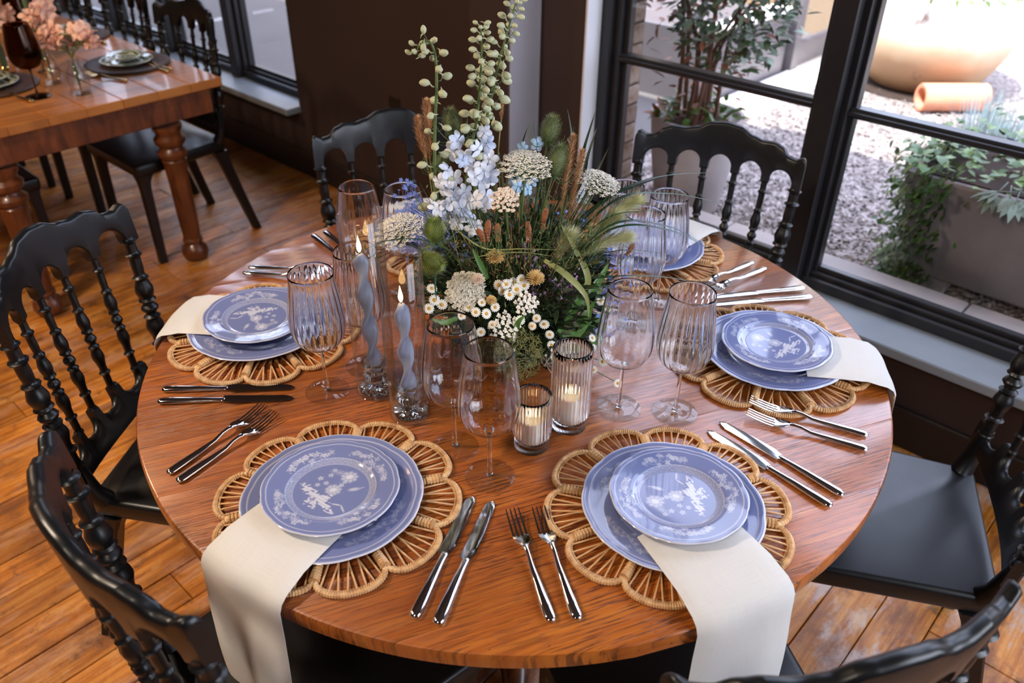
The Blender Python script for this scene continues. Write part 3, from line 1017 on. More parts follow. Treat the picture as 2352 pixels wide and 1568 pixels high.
# -- cutlery
def loft(secs, n=10):
    """secs: (x, halfwidth, z_low, z_high) elliptical sections along +x"""
    rows = []
    for x, w_, z0, z1 in secs:
        rows.append([(x, w_ * math.cos(2 * PI * j / n), (z0 + z1) / 2 + (z1 - z0) / 2 * math.sin(2 * PI * j / n)) for j in range(n)])
    return MB().loops(rows)
def knife_proto():
    t = thing('table_knife', '', 'knife')
    loft([(0, 0.003, 0.0035, 0.0065), (0.002, 0.0065, 0.0015, 0.0085), (0.008, 0.0086, 0.0003, 0.0098), (0.03, 0.0088, 0.0, 0.0100), (0.07, 0.0072, 0.0, 0.0092), (0.105, 0.0056, 0.0004, 0.0078), (0.120, 0.0058, 0.0008, 0.0074), (0.124, 0.0062, 0.001, 0.0072), (0.126, 0.003, 0.002, 0.006)], 14).build('handle', 'steel', t, ang=60)
    b = MB()
    rows = []
    for f in [i / 20 for i in range(21)]:
        x = 0.122 + 0.132 * f
        top = 0.0112 - 0.0022 * f - (0.0080 * ((f - 0.86) / 0.14) ** 2.2 if f > 0.86 else 0)
        bot = -0.0112 * min(1, 0.55 + f * 3) + 0.0040 * f * f + (0.0050 * ((f - 0.90) / 0.10) ** 2.2 if f > 0.90 else 0)
        if f > 0.995: top, bot = 0.0004, -0.0010
        zc = 0.0052 - 0.0026 * f
        e = 0.0010
        rows.append([(x, bot, zc), (x, bot + 0.003, zc + e * 0.7), (x, (top + bot) / 2, zc + e), (x, top - 0.001, zc + e), (x, top, zc), (x, top - 0.001, zc - e), (x, (top + bot) / 2, zc - e), (x, bot + 0.003, zc - e * 0.7)])
    b.loops(rows)
    b.build('blade', 'steel', t, ang=35)
    return t
def fork_proto():
    t = thing('table_fork', '', 'fork')
    def zc(x):
        u = x / 0.216
        return 0.0048 + 0.0008 * math.sin(u * 3) + (0.0075 * math.sin((u - 0.45) / 0.30 * PI) if 0.45 < u < 0.75 else 0) + (0.010 * ((u - 0.75) / 0.25) ** 1.6 if u > 0.75 else 0)
    secs = []
    for x, w_, h in ((0, 0.003, 0.0015), (0.002, 0.0066, 0.003), (0.009, 0.0086, 0.0042), (0.03, 0.0084, 0.0043), (0.07, 0.0062, 0.0036), (0.10, 0.0042, 0.0030), (0.118, 0.0033, 0.0028), (0.130, 0.0036, 0.0025), (0.138, 0.0052, 0.0021)):
        secs.append((x, w_, max(0.0, zc(x) - h), zc(x) + h))
    loft(secs, 12).build('handle', 'steel', t, ang=60)
    hd = MB()
    rows = []
    for x, w_ in ((0.134, 0.0040), (0.139, 0.0058), (0.144, 0.0090), (0.150, 0.0114), (0.158, 0.0124), (0.166, 0.0127)):
        dish = 0.0012
        rows.append([(x, w_ * u, zc(x) - dish * (1 - u * u) + 0.0008) for u in (-1, -0.6, -0.2, 0.2, 0.6, 1)] + [(x, w_ * u, zc(x) - dish * (1 - u * u) - 0.0008) for u in (1, 0.6, 0.2, -0.2, -0.6, -1)])
    hd.loops(rows)
    hd.build('head', 'steel', t, ang=45)
    for q in range(4):
        c = (-0.0108 + q * 0.0072)
        rows = []
        for x, w_ in ((0.163, 0.0020), (0.18, 0.00165), (0.20, 0.0014), (0.213, 0.0010), (0.216, 0.0004)):
            cy = c * (1 - 0.06 * (x - 0.163) / 0.05)
            z = zc(x)
            rows.append([(x, cy - w_, z - 0.0007), (x, cy + w_, z - 0.0007), (x, cy + w_, z + 0.0007), (x, cy - w_, z + 0.0007)])
        MB().loops(rows).build('tine', 'steel', t, ang=30)
    return t
KN = knife_proto(); kn = []; FK = fork_proto(); fk = []
def cut(P_, u, x, y, ang, label, group):
    place(P_, u, (x, y, TZ + 0.0004), R(ang), label, group)
kg, fg = 'table knives on the round table', 'table forks on the round table'
cut(KN, kn, 0.365, -0.607, 116.0, 'knife on the left of the pair between the two nearest places', kg)
cut(KN, kn, 0.397, -0.592, 116.2, 'knife on the right of the pair between the two nearest places', kg)
cut(KN, kn, 0.703, 0.046, 173.8, 'upper knife right of the place nearest on the right', kg)
cut(KN, kn, 0.700, 0.008, 173.6, 'lower knife right of the place nearest on the right', kg)
cut(KN, kn, 0.338, 0.644, -126.5, 'far knife above the plate beside the window sill', kg)
cut(KN, kn, 0.369, 0.618, -128.7, 'near knife above the plate beside the window sill', kg)
cut(KN, kn, -0.387, -0.590, 45.7, 'upper knife below the placemat at the left edge', kg)
cut(KN, kn, -0.358, -0.614, 46.5, 'lower knife below the placemat at the left edge', kg)
cut(KN, kn, -0.725, 0.005, -9.0, 'outer knife with dark handle at the far left rim of the table', kg)
cut(KN, kn, -0.719, 0.039, -10.5, 'inner knife with dark handle at the far left rim of the table', kg)
cut(FK, fk, 0.511, -0.478, 147.9, 'fork on the left of the pair beside the place nearest on the right', fg)
cut(FK, fk, 0.536, -0.450, 146.5, 'fork on the right of the pair beside the place nearest on the right', fg)
cut(FK, fk, 0.669, 0.226, -162.0, 'upper fork below the placemat beside the window sill', fg)
cut(FK, fk, 0.685, 0.187, -162.3, 'lower fork below the placemat beside the window sill', fg)
cut(FK, fk, 0.184, 0.677, -98.9, 'far fork of the pair by the window chair', fg)
cut(FK, fk, 0.222, 0.670, -101.0, 'near fork of the pair by the window chair', fg)
cut(FK, fk, -0.160, -0.699, 98.9, 'upper fork left of the place nearest on the left', fg)
cut(FK, fk, -0.130, -0.698, 97.2, 'lower fork left of the place nearest on the left', fg)
cut(FK, fk, -0.694, -0.205, 37.8, 'far fork behind the plate at the left edge', fg)
cut(FK, fk, -0.679, -0.230, 36.4, 'near fork behind the plate at the left edge', fg)

def clear_lip(o, z0):
    """the fire-polished lip is clear all the way through"""
    me = o.data
    me.materials.append(MATS['chimney_glass'])
    for p in me.polygons:
        if min(me.vertices[v].co.z for v in p.vertices) > z0: p.material_index = 1
# -- wine glasses: thin walled bowl with optic ribs, drawn stem, flat foot
def goblet(ribs, depth, rim):
    t = thing('wine_glass', '', 'wine glass')
    outer = [(0.004, 0.0985), (0.012, 0.0992), (0.026, 0.1035), (0.037, 0.1125), (0.045, 0.126), (0.0485, 0.142), (0.0490, 0.158), (0.0472, 0.180), (0.0440, 0.205), (0.0402, 0.230), (rim + 0.0006, 0.2500)]
    # resample smoothly
    def cr(P_, k):
        out = []
        for i in range(len(P_) - 1):
            p0 = P_[max(0, i - 1)]; p1 = P_[i]; p2 = P_[i + 1]; p3 = P_[min(len(P_) - 1, i + 2)]
            for q in range(k):
                u = q / k
                out.append(tuple(0.5 * ((2 * p1[d]) + (-p0[d] + p2[d]) * u + (2 * p0[d] - 5 * p1[d] + 4 * p2[d] - p3[d]) * u * u + (-p0[d] + 3 * p1[d] - 3 * p2[d] + p3[d]) * u ** 3) for d in (0, 1)))
        out.append(P_[-1]); return out
    o_ = cr(outer, 3)
    inner = [(max(0.0, r - (0.0009 - 0.0005 * i / len(o_))), z + (0.0010 if i < 6 else 0.0)) for i, (r, z) in enumerate(o_)]
    n_o = len(o_)
    prof = [(0.0, 0.0982)] + o_ + [(rim + 0.0004, 0.2503)] + inner[::-1] + [(0.0, 0.1000)]
    N = ribs * 8
    def rf(th, i):
        if i > n_o + 1:                       # ribs on the inside of the bowl
            k = i - (n_o + 2)
            f = min(1, k / 6) * min(1, (len(prof) - i) / 8)
            return 1 + depth * f * (abs(math.cos(th * ribs / 2)) - 0.6)
        if 1 <= i <= n_o:
            f = min(1, (i) / 10) * min(1, (n_o - i) / 8)
            return 1 + depth * 0.35 * f * (abs(math.cos(th * ribs / 2)) - 0.6)
        return 1
    clear_lip(MB().lathe(prof, N, rf=rf).build('bowl', 'goblet_glass', t, ang=180), 0.2485)
    MB().lathe([(0, 0.0048), (0.0060, 0.0050), (0.0046, 0.010), (0.0036, 0.020), (0.0032, 0.055), (0.0036, 0.088), (0.0056, 0.0962), (0.0078, 0.0981), (0.0, 0.0982)], 20).build('stem', 'goblet_glass', t, ang=180)
    MB().lathe([(0, 0.0), (0.0402, 0.0), (0.0410, 0.0006), (0.0402, 0.0014), (0.025, 0.0022), (0.011, 0.0038), (0.0060, 0.0049), (0, 0.0048)], 56).build('foot', 'chimney_glass', t, ang=180)
    return t
G1 = goblet(16, 0.014, 0.0355); g1 = []
G2 = goblet(22, 0.034, 0.0380); g2 = []
gg = 'wine glasses on the round table'
def glass(P_, u, x, y, rz, label): place(P_, u, (x, y, TZ + 0.0002), R(rz), label, gg, sc=1.05)
glass(G1, g1, 0.239, -0.323, 10, 'clear wine glass nearest the camera, in front of the small ribbed candle holder')
glass(G1, g1, 0.142, -0.312, 3, 'clear wine glass between the grey taper candles and the front wine glass')
glass(G1, g1, 0.287, -0.021, 7, 'clear wine glass right of the tall ribbed candle holder')
glass(G2, g2, 0.372, 0.043, 0, 'ribbed wine glass left of the plate beside the window sill')
glass(G2, g2, -0.157, -0.369, 0, 'ribbed wine glass in front of the plate at the left edge')
glass(G2, g2, -0.168, -0.262, 5, 'wine glass seen through the taller candle chimney')
glass(G2, g2, 0.114, 0.358, 4, 'ribbed wine glass in front of the half hidden far plate')
glass(G2, g2, 0.130, 0.247, 9, 'wine glass mostly hidden by the green plumes on the right of the flowers')
glass(G2, g2, 0.019, 0.331, 2, 'wine glass behind the white flower head, near the window chair')
glass(G1, g1, -0.401, -0.075, 2, 'tall wine glass behind the candle chimneys, against the dark back chair')
glass(G1, g1, -0.321, -0.014, 8, 'wine glass behind the small blue flowers on the left')

# -- hurricane chimneys with twisted tapers in pressed glass candlesticks
def stick_proto():
    t = thing('candlestick', '', 'candlestick')
    prof = [(0, 0), (0.0270, 0), (0.0285, 0.002), (0.0265, 0.005), (0.017, 0.009), (0.0105, 0.0135), (0.0115, 0.017), (0.0175, 0.022), (0.0200, 0.028), (0.0185, 0.034), (0.0150, 0.039), (0.0165, 0.044), (0.0215, 0.052), (0.0225, 0.056), (0.0200, 0.0575), (0.0135, 0.0545), (0.0118, 0.050), (0.0115, 0.034), (0, 0.034)]
    MB().lathe(prof[:7] + prof[6:], 60, rf=lambda th, i: 1 + (0.035 * math.cos(12 * th) if 1 < i < 13 else 0)).build('body', 'pressed_glass', t, ang=180)
    return t
ST = stick_proto(); st_ = []
def taper(x, y, z0, h, lean, label):
    t = thing('taper_candle', label, 'candle', (x, y, z0), 0, 'twisted grey taper candles')
    t.rotation_euler = (R(lean[0]), R(lean[1]), 0)
    rows = []
    N = 90
    for i in range(N + 1):
        f = i / N
        tw = f * 2.6 * 2 * PI * h / 0.19
        sw = 1.0 if f > 0.10 else 0.9
        top = 1 if f < 0.95 else 1 - 0.45 * ((f - 0.95) / 0.05) ** 2
        bl = min(1, f / 0.1) * min(1, (1 - f) / 0.06)
        row = []
        for j in range(24):
            a = 2 * PI * j / 24
            r = 0.0104 * sw * top * (1 + bl * (0.44 * math.cos(2 * (a - tw * 0.5)) + 0.12 * math.cos(4 * (a - tw * 0.5)))) * (1 - 0.12 * f)
            row.append((r * math.cos(a), r * math.sin(a), h * f))
        rows.append(row)
    MB().loops(rows).build('wax', 'taper_wax', t, ang=180)
    MB().tube([(0, 0, h - 0.002), (0.0004, 0, h + 0.004), (0.001, 0, h + 0.008)], 0.0008, 6).build('wick', 'wick', t)
    fp = [(0, 0.0), (0.0022, 0.002), (0.0040, 0.007), (0.0042, 0.012), (0.0030, 0.019), (0.0014, 0.026), (0, 0.033)]
    fl = MB().lathe(fp, 14).build('flame', 'flame', t, ang=180)
    fl.location = (0, 0, h + 0.003)
    return t
def chimney(x, y, r, h, label):
    t = thing('candle_chimney', label, 'candle holder', (x, y, TZ + 0.0002), 0, 'clear glass chimneys around the tapers')
    MB().lathe([(r - 0.0022, 0.0025), (r - 0.0005, 0.0012), (r, 0.003), (r, h - 0.001), (r - 0.001, h), (r - 0.0022, h - 0.001), (r - 0.0022, 0.0025)], 72).build('wall', 'chimney_glass', t, ang=50)
    MB().lathe([(0, 0), (r - 0.002, 0), (r - 0.0006, 0.0011), (r - 0.003, 0.0023), (0, 0.0023)], 48).build('base', 'chimney_glass', t, ang=50)
    return t
gs = 'pressed glass candlesticks'
chimney(0.0125, -0.3035, 0.0385, 0.335, 'shorter clear glass chimney around the right grey taper')
chimney(-0.0900, -0.3000, 0.0390, 0.372, 'taller clear glass chimney around the left grey taper')
place(ST, st_, (0.0090, -0.3000, TZ + 0.0027), 0, 'pressed glass candlestick under the right grey taper', gs, sc=1.14)
place(ST, st_, (-0.0930, -0.2985, TZ + 0.0027), R(15), 'pressed glass candlestick under the left grey taper', gs, sc=1.14)
taper(0.0090, -0.3000, TZ + 0.0418, 0.196, (0.4, -0.6), 'shorter twisted grey taper candle, lit, in the right chimney')
taper(-0.0930, -0.2985, TZ + 0.0418, 0.254, (0.6, -1.2), 'taller twisted grey taper candle, lit, in the left chimney')

# -- ribbed votive glasses
def votive(x, y, r, h, ch, label, clabel):
    t = thing('ribbed_candle_holder', label, 'candle holder', (x, y, TZ + 0.0002), 0, 'ribbed glass candle holders')
    zs = 0.030
    NRB = 34
    N = NRB * 6
    prof = [(0, 0.0), (r * 0.86, 0.0), (r * 0.90, 0.003), (r * 0.90, zs - 0.004), (r * 0.92, zs - 0.001), (r, zs + 0.002)]
    for q in range(1, 8): prof.append((r, zs + 0.002 + (h - zs - 0.004) * q / 7))
    prof += [(r - 0.0006, h - 0.0004), (r - 0.0022, h), (r - 0.0038, h - 0.001)]
    no = len(prof)
    for q in range(7, -1, -1): prof.append((r - 0.0042, zs + 0.002 + (h - zs - 0.004) * q / 7))
    prof += [(r * 0.80, 0.012), (0, 0.010)]
    def rf(th, i):
        if 2 <= i < no - 3: return 1 + 0.042 * abs(math.cos(th * NRB / 2))
        if no <= i < no + 8: return 1 + 0.004 * math.cos(th * NRB)
        return 1
    clear_lip(MB().lathe(prof, N, rf=rf).build('glass', 'ribbed_glass', t, ang=180), h - 0.0060)
    c = thing('votive_candle', clabel, 'candle', (x, y, TZ + 0.0112), 0, 'white candles in the ribbed holders')
    rc = r * 0.70
    MB().lathe([(0, 0), (rc, 0), (rc, ch), (rc - 0.002, ch + 0.001), (rc - 0.006, ch - 0.003), (0, ch - 0.004)], 40).build('wax', 'white_wax', c)
    MB().tube([(0, 0, ch - 0.005), (0, 0, ch + 0.005)], 0.0008, 6).build('wick', 'wick', c)
    f = MB().lathe([(0, 0.0), (0.0020, 0.002), (0.0036, 0.006), (0.0030, 0.012), (0.0014, 0.018), (0, 0.023)], 12).build('flame', 'flame', c, ang=180)
    f.location = (0, 0, ch + 0.001)
votive(0.2385, -0.2150, 0.0335, 0.115, 0.054, 'short ribbed glass candle holder behind the front wine glass', 'white candle burning in the short ribbed holder')
votive(0.2510, -0.1255, 0.0350, 0.175, 0.062, 'tall ribbed glass candle holder at the foot of the flowers', 'white candle burning in the tall ribbed holder')
# ------------------------------------------------------------------ the flower centrepiece: head positions in metres
DELPH = [
    [(-0.107, -0.139, 1.356), (-0.1, -0.133, 1.374), (-0.09, -0.123, 1.377), (-0.083, -0.117, 1.354), (-0.083, -0.117, 1.302), (-0.088, -0.121, 1.225), (-0.09, -0.123, 1.144), (-0.095, -0.114, 1.07), (-0.09, -0.11, 0.978)],
    [(-0.048, -0.044, 1.394), (-0.047, -0.043, 1.36), (-0.049, -0.045, 1.309), (-0.053, -0.049, 1.247), (-0.062, -0.057, 1.183), (-0.07, -0.064, 1.115), (-0.08, -0.073, 1.025), (-0.076, -0.096, 0.921)],
    [(-0.024, 0.018, 1.43), (-0.032, 0.012, 1.396), (-0.041, 0.003, 1.353), (-0.049, -0.005, 1.308), (-0.057, -0.012, 1.261), (-0.067, -0.021, 1.197), (-0.075, -0.028, 1.129), (-0.077, -0.044, 1.034), (-0.071, -0.065, 0.929)],
]

BLOS = [
    (-0.033, -0.071, 1.192),
    (-0.031, -0.055, 1.22),
    (-0.035, -0.045, 1.195),
    (-0.066, -0.088, 1.204),
    (-0.08, -0.087, 1.182),
    (-0.053, -0.089, 1.171),
    (-0.073, -0.108, 1.151),
    (-0.065, -0.101, 1.136),
    (-0.04, -0.077, 1.157),
    (-0.024, -0.063, 1.152),
    (-0.027, -0.052, 1.131),
    (-0.024, -0.077, 1.132),
    (-0.043, -0.094, 1.115),
    (-0.057, -0.107, 1.104),
    (-0.022, -0.088, 1.104),
    (-0.012, -0.079, 1.094),
    (-0.066, -0.115, 1.089),
    (-0.041, -0.106, 1.086),
    (-0.031, -0.096, 1.069),
    (-0.071, -0.12, 1.123),
    (-0.031, -0.042, 1.166),
    (-0.08, -0.127, 1.081),
    (-0.048, -0.112, 1.058),
    (-0.016, -0.096, 1.055),
]

BLUE_BLOS = [
    (0.001, 0.001, 1.109),
    (0.015, 0.013, 1.103),
    (-0.018, 0.01, 1.112),
    (0.007, 0.034, 1.112),
    (0.007, 0.047, 1.181),
    (-0.014, 0.028, 1.174),
]

UMBEL = [
    ((0.031, -0.012, 1.169), 0.047, 0),
    ((0.089, 0.136, 1.108), 0.043, 0),
    ((0.052, -0.088, 1.129), 0.026, 1),
    ((-0.123, -0.194, 1.053), 0.046, 0),
    ((0.047, -0.188, 0.984), 0.036, 0),
    ((0.142, -0.128, 0.969), 0.021, 2),
    ((0.128, -0.168, 0.934), 0.026, 2),
]

TEASEL = [
    ((0.017, 0.07, 1.203), 0.05, 0.017, 80),
    ((0.047, 0.057, 1.155), 0.058, 0.018, 75),
    ((-0.02, -0.194, 1.08), 0.04, 0.017, 95),
    ((0.004, -0.227, 1.039), 0.04, 0.018, 35),
    ((-0.123, -0.045, 1.209), 0.055, 0.016, 100),
    ((-0.136, -0.07, 1.132), 0.04, 0.014, 60),
]

DAISY = [
    (0.102, -0.137, 0.996),
    (0.105, -0.121, 0.994),
    (0.114, -0.112, 1.0),
    (0.113, -0.141, 0.981),
    (0.096, -0.142, 0.982),
    (0.116, -0.125, 0.986),
    (0.119, -0.108, 0.988),
    (0.088, -0.143, 0.991),
    (0.084, -0.181, 0.97),
    (0.083, -0.196, 0.956),
    (0.097, -0.183, 0.953),
    (0.101, -0.165, 0.96),
    (0.156, -0.115, 0.938),
    (0.157, -0.128, 0.928),
    (0.174, -0.098, 0.903),
    (0.171, -0.087, 0.873),
    (0.202, -0.004, 0.863),
    (0.21, -0.011, 0.846),
    (0.225, -0.024, 0.81),
    (0.064, -0.213, 0.948),
    (0.066, -0.197, 0.96),
    (0.096, -0.197, 0.92),
    (0.031, -0.229, 0.964),
    (0.022, -0.238, 0.974),
    (0.014, -0.245, 0.956),
    (0.012, -0.234, 0.992),
    (0.166, -0.105, 0.925),
    (0.183, -0.09, 0.853),
    (0.188, 0.064, 0.896),
    (0.181, 0.043, 0.916),
    (0.261, 0.009, 0.779),
    (0.185, -0.061, 0.859),
    (0.09, -0.209, 0.907),
    (0.111, -0.183, 0.936),
    (0.141, -0.142, 0.94),
    (0.226, 0.003, 0.816),
]

REED = [
    [(0.062, 0.084, 1.2), (0.056, 0.079, 1.143), (0.057, 0.066, 1.068), (0.057, 0.052, 0.951)],
    [(0.069, 0.104, 1.169), (0.063, 0.099, 1.113), (0.062, 0.084, 1.046), (0.064, 0.058, 0.932)],
    [(-0.132, -0.121, 1.237), (-0.129, -0.118, 1.198), (-0.122, -0.112, 1.148), (-0.113, -0.103, 1.024)],
    [(-0.134, -0.096, 1.262), (-0.134, -0.095, 1.215), (-0.133, -0.095, 1.14), (-0.116, -0.093, 1.02)],
    [(-0.061, 0.025, 1.256), (-0.063, 0.024, 1.229), (-0.064, 0.022, 1.203), (-0.058, 0.001, 1.098)],
    [(-0.019, 0.037, 1.067), (-0.004, 0.037, 1.012), (0.023, 0.021, 0.97), (0.026, 0.024, 0.911)],
]

FOX = [
    [(0.155, 0.17, 1.073), (0.137, 0.153, 1.056), (0.122, 0.126, 1.037), (0.111, 0.088, 1.01), (0.099, 0.05, 0.929)],
    [(0.169, 0.128, 1.016), (0.148, 0.109, 1.009), (0.13, 0.079, 0.997), (0.116, 0.052, 0.973), (0.104, 0.027, 0.891)],
    [(0.14, 0.128, 1.047), (0.12, 0.11, 1.019), (0.112, 0.076, 0.987), (0.099, 0.037, 0.915)],
    [(0.114, 0.023, 1.034), (0.103, 0.013, 1.007), (0.101, -0.002, 0.98), (0.094, -0.009, 0.913)],
]

SPIKE = [
    [(0.03, -0.108, 1.085), (0.036, -0.117, 1.045), (0.048, -0.119, 0.932)],
    [(0.023, -0.128, 1.072), (0.038, -0.128, 1.05), (0.045, -0.122, 0.932)],
    [(0.028, -0.083, 1.069), (0.036, -0.089, 1.035), (0.06, -0.108, 0.932)],
    [(0.062, -0.038, 1.068), (0.07, -0.044, 1.03), (0.08, -0.063, 0.92)],
    [(0.054, 0.023, 1.073), (0.056, 0.01, 1.032), (0.066, -0.021, 0.906)],
    [(0.168, 0.154, 0.992), (0.163, 0.136, 0.968), (0.138, 0.059, 0.902)],
]

POMPON = [
    ((0.133, -0.095, 1.002), 0.017),
    ((0.066, -0.13, 1.033), 0.016),
    ((0.065, -0.171, 1.005), 0.012),
    ((0.092, -0.166, 0.971), 0.01),
]

BLADE = [
    [(0.023, -0.006, 0.922), (0.093, 0.113, 1.055), (0.141, 0.197, 1.093), (0.18, 0.274, 1.108)],
    [(0.036, -0.008, 0.928), (0.111, 0.116, 1.069), (0.153, 0.222, 1.102), (0.214, 0.332, 1.1)],
    [(0.049, 0.004, 0.918), (0.129, 0.119, 1.074), (0.191, 0.216, 1.084), (0.265, 0.311, 1.056)],
    [(0.068, -0.006, 0.93), (0.137, 0.085, 1.052), (0.179, 0.164, 1.061), (0.215, 0.238, 1.051)],
    [(0.081, -0.007, 0.926), (0.161, 0.08, 1.053), (0.233, 0.16, 1.049), (0.278, 0.215, 1.012)],
    [(0.093, -0.009, 0.932), (0.167, 0.072, 1.049), (0.245, 0.157, 1.045), (0.312, 0.232, 0.991)],
    [(0.088, -0.028, 0.938), (0.208, 0.069, 0.97), (0.297, 0.191, 0.94), (0.386, 0.354, 0.843)],
    [(0.068, -0.006, 0.94), (0.14, 0.02, 0.995), (0.199, 0.074, 1.019), (0.261, 0.158, 1.0)],
    [(-0.019, -0.086, 0.938), (-0.026, -0.187, 1.049), (-0.063, -0.275, 1.072), (-0.086, -0.35, 1.045)],
    [(0.021, 0.046, 0.979), (0.049, 0.086, 1.104), (0.047, 0.098, 1.178), (0.033, 0.098, 1.24)],
    [(0.014, 0.067, 0.969), (0.042, 0.12, 1.092), (0.042, 0.147, 1.163), (0.042, 0.174, 1.226)],
    [(0.021, 0.073, 0.969), (0.049, 0.126, 1.083), (0.046, 0.151, 1.137), (0.044, 0.176, 1.187)],
    [(0.027, 0.079, 0.969), (0.056, 0.133, 1.055), (0.06, 0.164, 1.102), (0.063, 0.194, 1.148)],
    [(-0.023, -0.021, 0.988), (-0.018, 0.01, 1.107), (-0.017, 0.025, 1.164), (-0.014, 0.042, 1.209)],
    [(-0.017, -0.152, 1.074), (0.051, -0.143, 1.051), (0.109, -0.104, 1.056), (0.154, -0.062, 1.055)],
    [(0.002, -0.161, 1.014), (0.069, -0.14, 1.044), (0.109, -0.104, 1.049), (0.142, -0.06, 1.037)],
    [(0.007, -0.129, 0.948), (0.008, -0.209, 1.035), (0.024, -0.236, 1.008), (0.032, -0.242, 0.979)],
]

RIBBON = [
    [(0.156, 0.008, 0.912), (0.166, 0.017, 0.969), (0.133, 0.014, 1.022), (0.1, 0.011, 1.061)],
    [(0.118, -0.054, 1.018), (0.161, -0.043, 1.0), (0.195, -0.025, 0.961), (0.201, -0.019, 0.914)],
]

LEAF = [
    [(0.154, -0.022, 0.825), (0.183, 0.005, 0.871), (0.188, 0.064, 0.901)],
    [(0.165, -0.025, 0.852), (0.176, -0.002, 0.895), (0.17, 0.061, 0.933)],
    [(0.152, -0.024, 0.885), (0.162, -0.001, 0.928), (0.157, 0.035, 0.967)],
    [(0.173, -0.018, 0.822), (0.191, 0.012, 0.836), (0.196, 0.044, 0.873)],
    [(0.159, -0.058, 0.885), (0.183, -0.035, 0.875), (0.196, -0.011, 0.894)],
    [(0.162, 0.013, 0.912), (0.162, 0.054, 0.943), (0.158, 0.091, 0.969)],
    [(0.174, -0.017, 0.862), (0.185, -0.006, 0.887), (0.187, 0.009, 0.934)],
    [(0.043, -0.205, 0.93), (0.033, -0.228, 0.927), (0.024, -0.25, 0.942)],
    [(0.133, -0.15, 0.907), (0.145, -0.152, 0.942), (0.153, -0.144, 0.955)],
    [(0.063, -0.145, 0.995), (0.052, -0.156, 1.031), (0.044, -0.163, 1.056)],
]
flat('stem_green', (84, 104, 58), 0.5, var=0.2, vscale=60)
flat('dark_leaf', (44, 62, 36), 0.45, var=0.35, vscale=30)
flat('blade_green', (38, 66, 46), 0.38, var=0.25, vscale=12)
flat('blade_dry', (138, 142, 84), 0.5, var=0.2, vscale=20)
flat('leaf_green', (72, 112, 44), 0.4, var=0.25, vscale=18)
k_ = NT('petal_blue').set(Roughness=0.55)
k_.color(k_.mix(k_.math('ADD', k_.math('MULTIPLY', k_.rnd(), 0.7), k_.math('MULTIPLY', k_.noise(k_.coord('Object'), 2.2, 2), 0.5)), (178, 198, 236), (238, 238, 242)))
flat('petal_sky', (172, 202, 228), 0.55, var=0.10, vscale=45)
flat('petal_white', (236, 230, 216), 0.6, var=0.06, vscale=60)
k_ = NT('bud_cream').set(Roughness=0.6)
k_.color(k_.mix(k_.noise(k_.coord('Object', (6, 6, 0.6)), 2.5, 3), (136, 150, 96), (216, 212, 184)))
flat('umbel_white', (232, 226, 210), 0.7, var=0.10, vscale=160)
flat('umbel_pink', (240, 218, 198), 0.7, var=0.08, vscale=160)
flat('umbel_green', (136, 136, 84), 0.7, var=0.3, vscale=120)
flat('teasel_green', (124, 136, 70), 0.6, var=0.25, vscale=80)
flat('teasel_dark', (116, 126, 84), 0.6, var=0.25, vscale=80)
flat('reed_tan', (196, 152, 110), 0.7, var=0.2, vscale=90)
flat('fox_cream', (206, 206, 160), 0.7, var=0.15, vscale=60)
flat('dry_stem', (128, 104, 66), 0.7, var=0.3, vscale=100)
flat('spike_brown', (146, 88, 56), 0.7, var=0.3, vscale=140)
flat('daisy_gold', (206, 156, 62), 0.7, var=0.2, vscale=200)
flat('pompon_straw', (222, 190, 128), 0.7, var=0.15, vscale=120)
flat('tiny_blue', (104, 128, 206), 0.6, var=0.25, vscale=40)
flat('tiny_mauve', (168, 124, 176), 0.6, var=0.25, vscale=40)
flat('bowl_dark', (40, 42, 44), 0.4)

def V3(p): return Vector(p)
def frame(d):
    d = Vector(d).normalized(); u = d.orthogonal().normalized(); return d, u, d.cross(u)
class Plant:
    def __init__(s, name, label, cat, base, group=None):
        s.b = Vector(base)
        s.t = thing(name, label, cat, base, 0, group)
    def part(s, name, mb, mat, parent=None, ang=60, kind=None):
        mb.v = [tuple(Vector(p) - s.b) for p in mb.v]
        o = mb.build(name, mat, parent or s.t, ang=ang)
        if kind: o['kind'] = kind
        return o
    def inst(s, name, me, pos, q, sc):
        o = obj(name, me, s.t, Vector(pos) - s.b)
        o.rotation_mode = 'QUATERNION'; o.rotation_quaternion = q
        o.scale = (sc, sc, sc)
        return o
def bez(P, n):
    """smooth path through points"""
    P = [Vector(p) for p in P]; out = []
    for i in range(len(P) - 1):
        p0 = P[max(0, i - 1)]; p1 = P[i]; p2 = P[i + 1]; p3 = P[min(len(P) - 1, i + 2)]
        for q in range(n):
            u = q / n
            out.append(0.5 * ((2 * p1) + (p2 - p0) * u + (2 * p0 - 5 * p1 + 4 * p2 - p3) * u * u + (3 * p1 - p0 - 3 * p2 + p3) * u ** 3))
    out.append(P[-1]); return out
def root_of(h, k=0.22):
    return (h[0] * k, h[1] * k, TZ + 0.045)
def stem_path(h, base, d=None):
    h = Vector(h); b = Vector(base)
    mid = Vector((b.x + (h.x - b.x) * 0.45, b.y + (h.y - b.y) * 0.45, b.z + (h.z - b.z) * 0.62))
    return bez([b, mid, h], 6)
